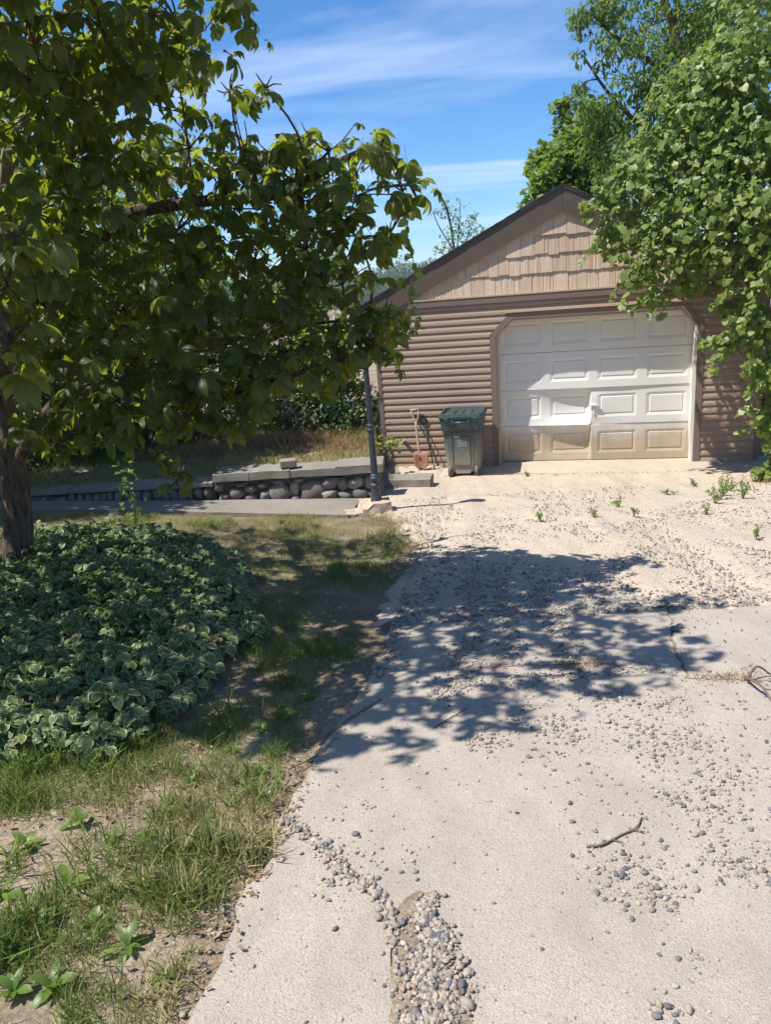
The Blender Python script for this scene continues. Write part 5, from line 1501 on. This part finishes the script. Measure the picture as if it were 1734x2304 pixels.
def build_ground_cover():
    t = empty('ground_cover', (-2.0, 4.4, gz(-2.0, 4.4)))
    tag(t, 'bed of white-edged variegated ground cover beneath the chestnut', 'ground cover')
    n = 24000
    x = rng.uniform(-4.6, -0.8, n); y = rng.uniform(2.6, 7.1, n)
    sd = poly_dist(x, y, GC_POLY) + 0.16 * np_noise(x, y, 2.5, 3) + 0.10 * np_noise(x, y, 7, 3)
    ok = (sd > 0.0) & (np_noise(x, y, 3.2, 12) + 0.5 * np_noise(x, y, 9, 14) > -0.42)
    z0 = ground(x, y)
    P = np.stack([x, y, z0 + 0.3], 1)
    ok &= in_frame(P, 120)
    x, y, sd, z0 = x[ok], y[ok], sd[ok], z0[ok]
    n = len(x)
    hmax = 0.18 * sstep(-0.10, 0.22, sd) * (0.85 + 0.55 * np_noise(x, y, 1.8, 1) + 0.45 * np_noise(x, y, 5, 5)) + 0.05
    h = hmax * (1 - 0.55 * rng.random(n) ** 2.2) + np.where(rng.random(n) < 0.07, 0.02 + 0.07 * rng.random(n), 0)
    a = rng.random(n) * 2 * math.pi
    # three leaflets on every stalk
    T, R, S, Q = [], [], [], []
    tilt = rand_dirs(n) * 0.62
    outw = np.stack([np.ones(n) * 0.5, -0.5 * np.ones(n), np.zeros(n)], 1) * (1 - sstep(0.1, 0.4, sd))[:, None]
    nr = unit(np.array([0, 0, 1.0]) + tilt + outw)
    for k, da in enumerate((-1.35, 0.0, 1.35)):
        d = np.stack([np.cos(a + da), np.sin(a + da), -0.25 * np.ones(n)], 1)
        T.append(np.stack([x, y, z0 + h], 1)); R.append(frames(d, nr)); S.append((0.024 + 0.054 * rng.random(n) ** 1.5) * (1.1 if k == 1 else 0.92)); Q.append(np.clip(rng.normal(0.45, 0.22, n), 0, 1))
    place_leaves(t, np.concatenate(T), np.concatenate(R), np.concatenate(S), np.concatenate(Q), OVATE, 'variegated_leaf', 300, mass='foliage')
    # stalks
    b = Bunch()
    m_ = min(n, 4000)
    V = (np.array([(-.5, 0, 0), (.5, 0, 0), (.4, 0, 1), (-.4, 0, 1)]), [(0, 1, 2, 3)], np.zeros((4, 2)))
    ang = rng.random(m_) * math.pi
    Rm = np.zeros((m_, 3, 3)); Rm[:, 0, 0] = np.cos(ang) * 0.003; Rm[:, 1, 0] = np.sin(ang) * 0.003; Rm[:, 1, 1] = 1; Rm[:, 2, 2] = h[:m_]
    b.add(V, Rm, np.stack([x, y, z0], 1)[:m_], rng.random(m_) * 0.4)
    o = b.obj('stalks', 'weed_leaf'); o['kind'] = 'stuff'; wchild(o, t)
build_ground_cover()

EDGE_PTS = np.array(DRIVE_LEFT + [(-0.06, 3.9), (0.0, 4.42), (0.12, 5.32), (0.27, 6.45), (0.30, 7.2), (0.12, 7.75), (-0.15, 8.1), (-0.4, 8.6)])
def left_edge(y): return np.interp(y, EDGE_PTS[:, 1], EDGE_PTS[:, 0])
def add_blades(b, x, y, z, h, rnd, wide=1.0, lean=0.35):
    n = len(x)
    a = rng.random(n) * 2 * math.pi
    up = unit(np.array([0, 0, 1.0]) + rand_dirs(n) * lean)
    side = np.stack([np.cos(a), np.sin(a), np.zeros(n)], 1)
    X = unit(np.cross(side, up)); Y = np.cross(up, X)
    R = np.stack([X * (h * wide)[:, None], Y * h[:, None], up * h[:, None]], 2)
    which = rng.integers(len(BLADE), size=n)
    T = np.stack([x, y, z], 1)
    for k in range(len(BLADE)):
        q = which == k
        b.add(BLADE[k], R[q], T[q], rnd[q])
def build_grass():
    b = Bunch()
    n = 700000
    x = rng.uniform(-4.6, 0.45, n); y = 0.9 + 7.9 * rng.random(n) ** 1.25
    P = np.stack([x, y, ground(x, y)], 1)
    ok = in_frame(P, 60)
    x, y, P = x[ok], y[ok], P[ok]
    e = left_edge(y) - x + 0.07 * np_noise(x, y, 5, 8) + 0.03 * np_noise(x, y, 17, 2)
    sd = poly_dist(x, y, GC_POLY)
    walk = y > 8.02 - 0.232 * (x + 0.42) - 0.03
    patch = np_noise(x, y, 1.6, 4) + 0.6 * np_noise(x, y, 5.5, 6) + 0.3 * np_noise(x, y, 14, 1)
    near = 1 - sstep(1.8, 3.2, y)
    keep = (e > 0.0) & (sd < 0.12) & ~walk
    keep &= patch > (-0.24 + 0.30 * near - 0.25 * sstep(5, 7, y)) + (rng.random(len(x)) - 0.5) * 0.5
    keep &= rng.random(len(x)) < 0.25 + 0.75 * sstep(0.0, 0.22, e)
    x, y, P, e, patch = x[keep], y[keep], P[keep], e[keep], patch[keep]
    n = len(x)
    hmul = 0.7 + 0.9 * sstep(0.1, 0.7, patch)
    h = (0.022 + 0.05 * rng.random(n) ** 1.6) * hmul * (1 + 0.55 * (1 - sstep(2.4, 3.6, y)))
    dry = 0.44 + 0.28 * sstep(5.6, 7.2, y) - 0.30 * patch + 0.35 * np_noise(x, y, 1.1, 21) + 0.35 * (1 - sstep(0.0, 0.25, e)) + rng.normal(0, 0.2, n)
    add_blades(b, x, y, P[:, 2] - 0.004, h, np.clip(dry, 0, 1), 0.85, 0.6)
    # taller green clumps
    TUFTS = [(-0.98, 2.03), (-0.95, 2.15), (-1.12, 2.2), (-1.1, 2.57), (-0.61, 2.51), (-0.55, 2.78), (-0.50, 3.2), (-0.72, 3.77), (-0.57, 3.52), (-0.45, 4.09), (0.02, 6.16), (-1.82, 7.58), (-1.34, 2.09), (-0.72, 1.8), (-0.66, 1.93), (-1.47, 2.5), (-0.05, 6.9), (-0.76, 2.04), (-0.9, 2.35), (-0.7, 2.62), (-0.85, 3.2), (-2.6, 7.4), (-3.2, 7.6)]
    for i, (cx, cy) in enumerate(TUFTS):
        k = int(rng.integers(60, 140)); sp = rng.uniform(0.03, 0.085)
        tx = cx + rng.normal(0, sp, k); ty = cy + rng.normal(0, sp, k)
        add_blades(b, tx, ty, ground(tx, ty) - 0.005, rng.uniform(0.04, 0.15, k), np.clip(rng.normal(0.18 + 0.2 * (i % 3 == 0), 0.16, k), 0, 1), 0.6 + 0.5 * (i % 4 == 0), 0.7)
    o = b.obj('lawn_grass', 'grass_blade', smooth=False)
    tag(o, 'patchy half-dry lawn grass between the ground cover and the drive', 'grass', kind='stuff')
    # dry turf on the raised bed
    b = Bunch()
    n = 60000
    x = rng.uniform(-7, 0.0, n); y = rng.uniform(9.6, 12.2, n)
    ok = (y > wall_line_y(x) + 0.28) & (np_noise(x, y, 1.5, 2) > -0.45)
    x, y = x[ok], y[ok]; n = len(x)
    add_blades(b, x, y, ground(x, y) - 0.006, 0.03 + 0.06 * rng.random(n), np.clip(rng.normal(0.78, 0.16, n) - 0.55 * (x < -3.2) * (y > 10.8), 0, 1), 1.6, 0.6)
    tag(b.obj('dry_turf', 'grass_blade', smooth=False), 'straw-coloured dry grass on the bed above the stone wall', 'grass', kind='stuff')
    b = Bunch()
    for cx, cy, sx, sy, k, hh in ((4.75, 8.75, 0.18, 0.2, 700, 0.16), (-1.45, 10.9, 0.5, 0.22, 2600, 0.26), (-0.55, 10.4, 0.35, 0.2, 1200, 0.2), (-2.2, 11.2, 0.5, 0.2, 1200, 0.2)):
        x = cx + rng.normal(0, sx, k); y = cy + rng.normal(0, sy, k)
        ok = (y > wall_line_y(x) + 0.35) | (x > 2); x, y = x[ok], y[ok]
        add_blades(b, x, y, ground(x, y) - 0.005, hh * (0.4 + 0.7 * rng.random(len(x))), rng.random(len(x)), 0.7, 0.7)
    # tufts rooted in the joint of the slabs
    for cx, cy, k in ((0.95, 3.52, 260), (1.59, 3.27, 200), (0.5, 3.56, 80), (0.16, 6.3, 120), (0.14, 7.5, 300), (-0.05, 7.95, 300)):
        x = cx + rng.normal(0, 0.09, k); y = cy + rng.normal(0, 0.03 if cy < 4 else 0.12, k)
        z = np.array([plane_z(a, c) + 0.02 for a, c in zip(x, y)])
        add_blades(b, x, y, z, rng.uniform(0.02, 0.06, k), rng.random(k), 1.2, 0.9)
    tag(b.obj('reddish_grass', 'reddish_grass', smooth=False), 'wispy reddish dry grass tufts on the bed and in the slab joints', 'grass', kind='stuff')
build_grass()

def build_weeds():
    WEEDS = [(-1.04, 2.02), (-0.93, 2.24), (-0.73, 2.31), (-0.62, 2.54), (-0.60, 2.66), (-0.53, 3.16), (-0.55, 2.47), (-1.1, 1.8), (-0.83, 1.72), (-0.60, 2.17), (-0.46, 3.35), (-1.34, 2.21), (-1.11, 2.0), (-1.08, 1.57), (-0.96, 1.81), (-0.84, 1.94), (-0.86, 2.59), (-0.74, 2.83), (-0.91, 2.47), (-0.64, 3.03), (-1.3, 1.96), (-0.98, 1.58), (-1.12, 1.73), (-0.70, 1.6), (-1.06, 2.25), (-1.2, 2.34)]
    metas = [template_mesh('leaf', leaflet(1, w, 5, d, 0.14, 0.62, c), r_, 'weed_leaf') for w, d, c, r_ in ((0.34, 0.5, 0.3, 0.1), (0.42, 0.35, -0.3, 0.35), (0.28, 0.7, 0.0, 0.7), (0.38, 0.6, 0.4, 0.25))]
    for i, (x, y) in enumerate(WEEDS):
        z = gz(x, y)
        t = empty('weed', (x, y, z)); tag(t, 'broad-leaved green weed sprouting in the patchy grass beside the drive', 'weed', 'broad-leaved weeds in the lawn')
        k = int(rng.integers(6, 14)); size = rng.uniform(0.03, 0.07)
        a0 = rng.random() * 6.28
        for q in range(k):
            a = a0 + q * 2.4
            el = rng.uniform(0.2, 1.25)
            d = np.array([[math.cos(a) * math.cos(el), math.sin(a) * math.cos(el), math.sin(el)]])
            nr = np.array([[-math.cos(a) * math.sin(el), -math.sin(a) * math.sin(el), math.cos(el)]])
            R = frames(d, nr)[0] * size * rng.uniform(0.7, 1.3)
            o = bpy.data.objects.new('leaf', metas[int(rng.integers(4))]); COL.objects.link(o); o.parent = t
            M4 = Matrix(R.tolist()).to_4x4(); M4.translation = Vector((0, 0, 0.0)); o.matrix_basis = M4
    # thin seedlings standing in the sand before the garage
    SW = [(3.48, 7.55), (3.96, 8.26), (3.84, 7.71), (2.49, 7.21), (2.5, 7.7), (2.09, 7.2), (1.53, 7.13), (3.72, 8.67), (1.99, 10.1), (3.11, 5.97), (3.16, 7.03), (3.21, 8.19), (3.62, 7.75), (3.75, 7.95)]
    for i, (x, y) in enumerate(SW):
        z = plane_z(x, y) + 0.022
        t = empty('seedling', (x, y, z)); tag(t, 'spindly green seedling growing in the sandy drive before the garage', 'weed', 'seedlings in the sandy drive')
        b = Bunch(); lt = Bunch()
        big = 1.0 if i in (0, 1, 2, 12, 13) else 0.5
        for k in range(int(5 * big + 2)):
            e = np.array([rng.normal(0, 0.08 * big), rng.normal(0, 0.05), rng.uniform(0.08, 0.24) * big])
            path = smooth_path([(0, 0, -0.01), tuple(e * 0.5 + np.array([0, 0, 0.02])), tuple(e)], 7)
            V, F = tube(path, list(np.linspace(0.003, 0.0012, 7)), 4); b.raw([tuple(v) for v in V], F)
            pts = np.array(path[2:]).repeat(3, 0); n = len(pts)
            lt.add(NARROW[0], frames(rand_dirs(n, 0.2), rand_dirs(n, 0.8)) * (0.022 + 0.025 * rng.random(n))[:, None, None], pts, rng.random(n))
        b.obj('stem', 'weed_leaf', t); lt.obj('leaves', 'weed_leaf', t)
    # self-sown sapling in the shade behind the ground cover
    x, y = -2.55, 7.35
    c = (x, y, gz(x, y)); t = empty('self_sown_sapling', c); tag(t, 'spindly leafy sapling rising from the shaded grass before the cobble wall', 'sapling')
    path = smooth_path([c, (x + 0.02, y, c[2] + 0.35), (x - 0.02, y, c[2] + 0.75)], 14)
    V, F = tube(path, list(np.linspace(0.008, 0.003, 14)), 6); wchild(mesh('stem', V, F, 'twig_bark', None, True), t)
    pts = np.array(path[3:]).repeat(5, 0) + rng.normal(0, 0.05, (55, 3)) * np.array([1, 1, 0.5]); n = len(pts)
    place_leaves(t, pts, frames(rand_dirs(n, -0.1), rand_dirs(n, 1.2)), 0.06 + 0.05 * rng.random(n), rng.random(n), SIMPLE, 'weed_leaf', mass='leaves')
build_weeds()

# ------------------------------------------------------------------ pebbles, litter, twigs
def ico(sub):
    bm = bmesh.new(); bmesh.ops.create_icosphere(bm, subdivisions=sub, radius=0.5)
    V = np.array([tuple(v.co) for v in bm.verts]); F = [tuple(v.index for v in f.verts) for f in bm.faces]
    bm.free(); return V, F
def pebble_template(seed, sub):
    V, F = ico(sub); r = np.random.default_rng(seed)
    o = r.uniform(0, 50, 3)
    k = np.array([1 + 0.42 * mnoise.noise(Vector(v * 2.6 + o)) for v in V])
    V = V * k[:, None] * np.array([r.uniform(1.0, 1.4), r.uniform(0.75, 1.0), r.uniform(0.5, 0.75)])
    for _ in range(4):
        d = unit(r.normal(size=3)); c = r.uniform(0.28, 0.42); q = V @ d; V = V - np.maximum(0, q - c)[:, None] * d * 0.85
    return V, F, np.zeros((len(V), 2))
PEB0 = [pebble_template(s, 1) for s in range(8)]
PEB1 = [pebble_template(s + 50, 2) for s in range(8)]
def pebble_rot(n):
    a = rng.random(n) * 6.28; tl = rng.normal(0, 0.25, n)
    R = np.zeros((n, 3, 3)); ca, sa = np.cos(a), np.sin(a); ct, st = np.cos(tl), np.sin(tl)
    R[:, 0, 0] = ca; R[:, 0, 1] = -sa * ct; R[:, 0, 2] = sa * st; R[:, 1, 0] = sa; R[:, 1, 1] = ca * ct; R[:, 1, 2] = -ca * st; R[:, 2, 1] = st; R[:, 2, 2] = ct
    return R
def build_pebbles():
    XS, YS, SS = [], [], []
    def cl(cx, cy, sx, sy, n, s0, s1):
        XS.append(rng.normal(cx, sx, n)); YS.append(rng.normal(cy, sy, n)); SS.append(s0 + (s1 - s0) * rng.random(n) ** 2.2)
    def un(x0, x1, y0, y1, n, s0, s1, pw=3.0):
        XS.append(rng.uniform(x0, x1, n)); YS.append(rng.uniform(y0, y1, n)); SS.append(s0 + (s1 - s0) * rng.random(n) ** pw)
    # the heap in the near crack
    n = 5200
    y = 1.30 + 0.55 * rng.random(n) ** 1.1; half = 0.02 + 0.065 * sstep(1.86, 1.45, y)
    XS.append(0.02 + (y - 1.45) * 0.06 + 0.018 * np.sin(y * 31) + half * np.clip(rng.normal(0, 0.55, n), -1.7, 1.7)); YS.append(y); SS.append(0.003 + 0.018 * rng.random(n) ** 5.0)
    # along the crack
    cp = np.array(rough_line(CRACK[:6], 0.004, 0.006, 21)); k = cp[rng.integers(len(cp), size=330)]
    XS.append(k[:, 0] + rng.normal(0, 0.014, 330)); YS.append(k[:, 1] + rng.normal(0, 0.014, 330)); SS.append(0.005 + 0.02 * rng.random(330) ** 2)
    for (cx, cy) in ((-0.19, 1.94), (0.69, 1.89), (0.67, 1.80), (1.04, 2.3), (1.03, 2.14), (0.99, 1.93), (1.08, 1.88), (1.06, 2.61), (1.0, 2.81), (0.71, 2.8), (0.94, 3.12), (1.2, 2.4), (1.15, 2.7), (1.2, 3.0), (0.6, 2.9), (0.35, 2.78)):
        cl(cx, cy, 0.07, 0.06, 90, 0.005, 0.022)
    cl(-0.27, 2.08, 0.03, 0.03, 40, 0.008, 0.02); cl(-0.15, 2.33, 0.012, 0.018, 12, 0.008, 0.016); cl(0.71, 1.55, 0.03, 0.02, 14, 0.008, 0.02); cl(0.6, 1.40, 0.04, 0.03, 18, 0.01, 0.028); cl(-0.01, 2.02, 0.02, 0.03, 10, 0.008, 0.02)
    un(-0.55, 2.2, 1.0, 4.9, 2600, 0.003, 0.016, 3.5)
    un(0.5, 2.2, 1.9, 3.4, 1600, 0.004, 0.02)
    # windrows in the shade
    for x0, y0, x1, y1, k in ((0.35, 3.35, 0.62, 5.2, 900), (0.62, 3.55, 0.8, 5.2, 800), (0.9, 3.4, 1.05, 4.9, 900), (0.2, 3.1, 0.35, 3.9, 250), (-0.1, 3.5, 0.12, 4.9, 500), (0.15, 3.3, 1.3, 3.45, 500)):
        t = rng.random(k); XS.append(x0 + (x1 - x0) * t + rng.normal(0, 0.05, k)); YS.append(y0 + (y1 - y0) * t + rng.normal(0, 0.04, k)); SS.append(0.005 + 0.016 * rng.random(k) ** 2.5)
    # gravel on the sand
    k = 15000
    x = rng.uniform(-0.1, 4.4, k); y = 4.3 + 4.6 * rng.random(k) ** 1.5
    ok = np_noise(x, y, 1.1, 9) + 0.5 * np_noise(x, y, 4, 3) > -0.28 + 0.25 * sstep(6.3, 8, y); XS.append(x[ok]); YS.append(y[ok]); SS.append(0.007 + 0.02 * rng.random(ok.sum()) ** 2.2)
    un(-0.5, 5.0, 8.3, 9.9, 900, 0.006, 0.016)
    # strays in the soil along the edge
    yy = rng.uniform(1.2, 7.6, 900); XS.append(left_edge(yy) - np.abs(rng.normal(0, 0.09, 900))); YS.append(yy); SS.append(0.005 + 0.016 * rng.random(900) ** 2)
    x, y, s = np.concatenate(XS), np.concatenate(YS), np.concatenate(SS)
    z = np.array([plane_z(a, c) for a, c in zip(x, y)]) + np.where(x > left_edge(y), 0.024, 0.0) + s * 0.2
    z += np.where((y > 4.3) & in_poly(x, y, SAND_OUTLINE), 0.006, 0)
    z = np.where((y > 1.28) & (y < 1.86) & (np.abs(x - 0.03) < 0.1), z + 0.002 + 0.004 * rng.random(len(z)), z)
    P = np.stack([x, y, z], 1)
    ok = in_frame(P, 20); P, s = P[ok], s[ok]
    rnd = rng.random(len(P))
    # the largest are stones of their own
    rank = np.argsort(-s / np.linalg.norm(P - CAM, axis=1))
    single = rank[:70]
    ms = [template_mesh('pebble', PEB1[i % 8], r_, 'pebble') for i, r_ in enumerate((0.02, 0.15, 0.3, 0.45, 0.55, 0.65, 0.8, 0.93))]
    R = pebble_rot(len(P))
    for i in single:
        o = bpy.data.objects.new('pebble', ms[int(rng.integers(8))]); COL.objects.link(o)
        M4 = Matrix((R[i] * s[i] * 1.0).tolist()).to_4x4(); M4.translation = Vector(P[i]); o.matrix_world = M4
        tag(o, 'loose rounded pebble lying on the near concrete of the drive', 'pebble', 'larger pebbles on the drive')
    BIG = [(-0.19, 2.17, .026, 1), (0.9, 2.88, .034, 5), (0.11, 1.44, .036, 3), (0.12, 1.54, .032, 4), (-0.11, 1.76, .03, 2), (0.38, 2.24, .014, 0), (0.58, 2.28, .02, 0), (0.56, 2.17, .02, 1), (0.64, 1.88, .026, 0), (1.62, 3.95, .05, 1), (1.66, 3.99, .04, 3), (0.1, 1.5, .03, 0), (0.93, 1.52, .022, 2)]
    for i, (bx_, by_, ss, c) in enumerate(BIG):
        o = bpy.data.objects.new('pebble', ms[c]); COL.objects.link(o)
        o.location = (bx_, by_, plane_z(bx_, by_) + 0.024 + ss * 0.25); o.scale = (ss,) * 3; o.rotation_euler = (0, 0, i * 1.3)
        tag(o, 'loose rounded pebble lying on the near concrete of the drive', 'pebble', 'larger pebbles on the drive')
    rest = np.ones(len(P), bool); rest[single] = False
    b = Bunch(); w = rng.integers(8, size=len(P)); dist = np.linalg.norm(P - CAM, axis=1)
    fine = (s / dist > 0.0040)
    for k in range(8):
        q = rest & (w == k) & fine; b.add(PEB1[k], R[q] * s[q][:, None, None], P[q], rnd[q])
        q = rest & (w == k) & ~fine; b.add(PEB0[k], R[q] * s[q][:, None, None], P[q], rnd[q])
    tag(b.obj('gravel', 'pebble'), 'loose mixed gravel strewn over the drive', 'gravel', kind='stuff')
build_pebbles()

def build_litter():
    b = Bunch()
    n = 1500
    y = 1.2 + 6.8 * rng.random(n); x = left_edge(y) - np.abs(rng.normal(0, 0.16, n)) + 0.05
    m_ = 300; x = np.concatenate([x, rng.uniform(-0.3, 2.2, m_)]); y = np.concatenate([y, rng.uniform(2.4, 7.5, m_)])
    # under the front of the ground cover, and in front of the garage
    k = 500; x = np.concatenate([x, rng.uniform(-1.9, -0.8, k)]); y = np.concatenate([y, rng.uniform(2.3, 3.2, k)])
    k = 420; u_ = rng.uniform(-1.5, 2.6, k); q = G[:2] + u_[:, None] * GU + (rng.normal(-0.66, 0.05, k))[:, None] * GN
    x = np.concatenate([x, q[:, 0]]); y = np.concatenate([y, q[:, 1]])
    z = np.array([plane_z(a, c) for a, c in zip(x, y)]) + np.where(x > left_edge(y), 0.034, 0.014)
    n = len(x)
    T = np.stack([x, y, z], 1)
    d = rand_dirs(n) * np.array([1, 1, 0.25])
    R = frames(d, rand_dirs(n, 1.8)) * (0.012 + 0.026 * rng.random(n) ** 2)[:, None, None]
    w = rng.integers(4, size=n)
    for a in range(4): b.add(SIMPLE[a], R[w == a], T[w == a], rng.random((w == a).sum()))
    tag(b.obj('leaf_litter', 'dry_leaf'), 'dry brown leaf litter along the edge of the drive', 'leaf litter', kind='stuff')
    TW = [([(0.57, 2.03), (0.62, 2.03), (0.7, 2.08), (0.76, 2.11), (0.8, 2.17)], 0.0045, 'curved bare twig lying on the sunlit near slab'),
          ([(0.14, 2.91), (0.21, 2.98), (0.31, 3.09)], 0.0035, 'short straight twig in the dappled shade on the slab'),
          ([(1.68, 3.23), (1.65, 3.11), (1.66, 3.03), (1.66, 2.94)], 0.008, 'thick dead vine stem curling over the far right slab'),
          ([(1.67, 3.21), (1.74, 3.25), (1.82, 3.26)], 0.007, 'dead vine stem arching beside the joint grass'),
          ([(-0.36, 2.81), (-0.29, 2.96), (-0.09, 3.23)], 0.006, 'dark stick lying along the shaded edge of the drive'),
          ([(1.68, 4.36), (1.78, 4.34), (1.83, 4.31)], 0.006, 'pale twig lying by the gravel edge next to the slab crack'),
          ([(-0.47, 2.62), (-0.36, 2.72), (-0.30, 2.86)], 0.004, 'thin twig at the weedy edge of the drive')]
    for i, (p, r_, lab) in enumerate(TW):
        pts = [(a, c, plane_z(a, c) + 0.024 + r_ + 0.004 * (k % 2)) for k, (a, c) in enumerate(p)]
        if i in (2, 3): pts = [(a, c, h + 0.05 * math.sin(math.pi * k / (len(pts) - 1))) for k, (a, c, h) in enumerate(pts)]
        q = smooth_path(pts, 14)
        b = Bunch()
        V, F = tube(q, list(np.linspace(r_, r_ * 0.5, 14)), 7, 0.12, i); b.raw([tuple(v) for v in V], F)
        if i in (0, 1, 2):
            for k in (5, 9):
                e = q[k] + np.array([0.03, 0.02 * (-1) ** k, 0.004])
                V, F = tube([q[k], tuple(e)], [r_ * 0.6, r_ * 0.3], 5); b.raw([tuple(v) for v in V], F)
        tag(b.obj('twig', 'twig_bark'), lab, 'twig')
build_litter()

# ------------------------------------------------------------------ the air
def build_haze():
    bm = bmesh.new(); bm_box(bm, (-330, -40, -16), (330, 480, 26))
    t = NT('haze_air')
    v = t.node('ShaderNodeVolumePrincipled', {'Color': (0.80, 0.88, 1.0, 1), 'Density': 0.0005, 'Anisotropy': 0.2})
    t.l.new(v.outputs[0], t.out.inputs['Volume'])
    MAT['haze_air'] = t.mat
    o = bm_obj('haze', bm, 'haze_air')
    tag(o, 'thin blue summer haze over the distant woods', 'haze', kind='stuff')
build_haze()
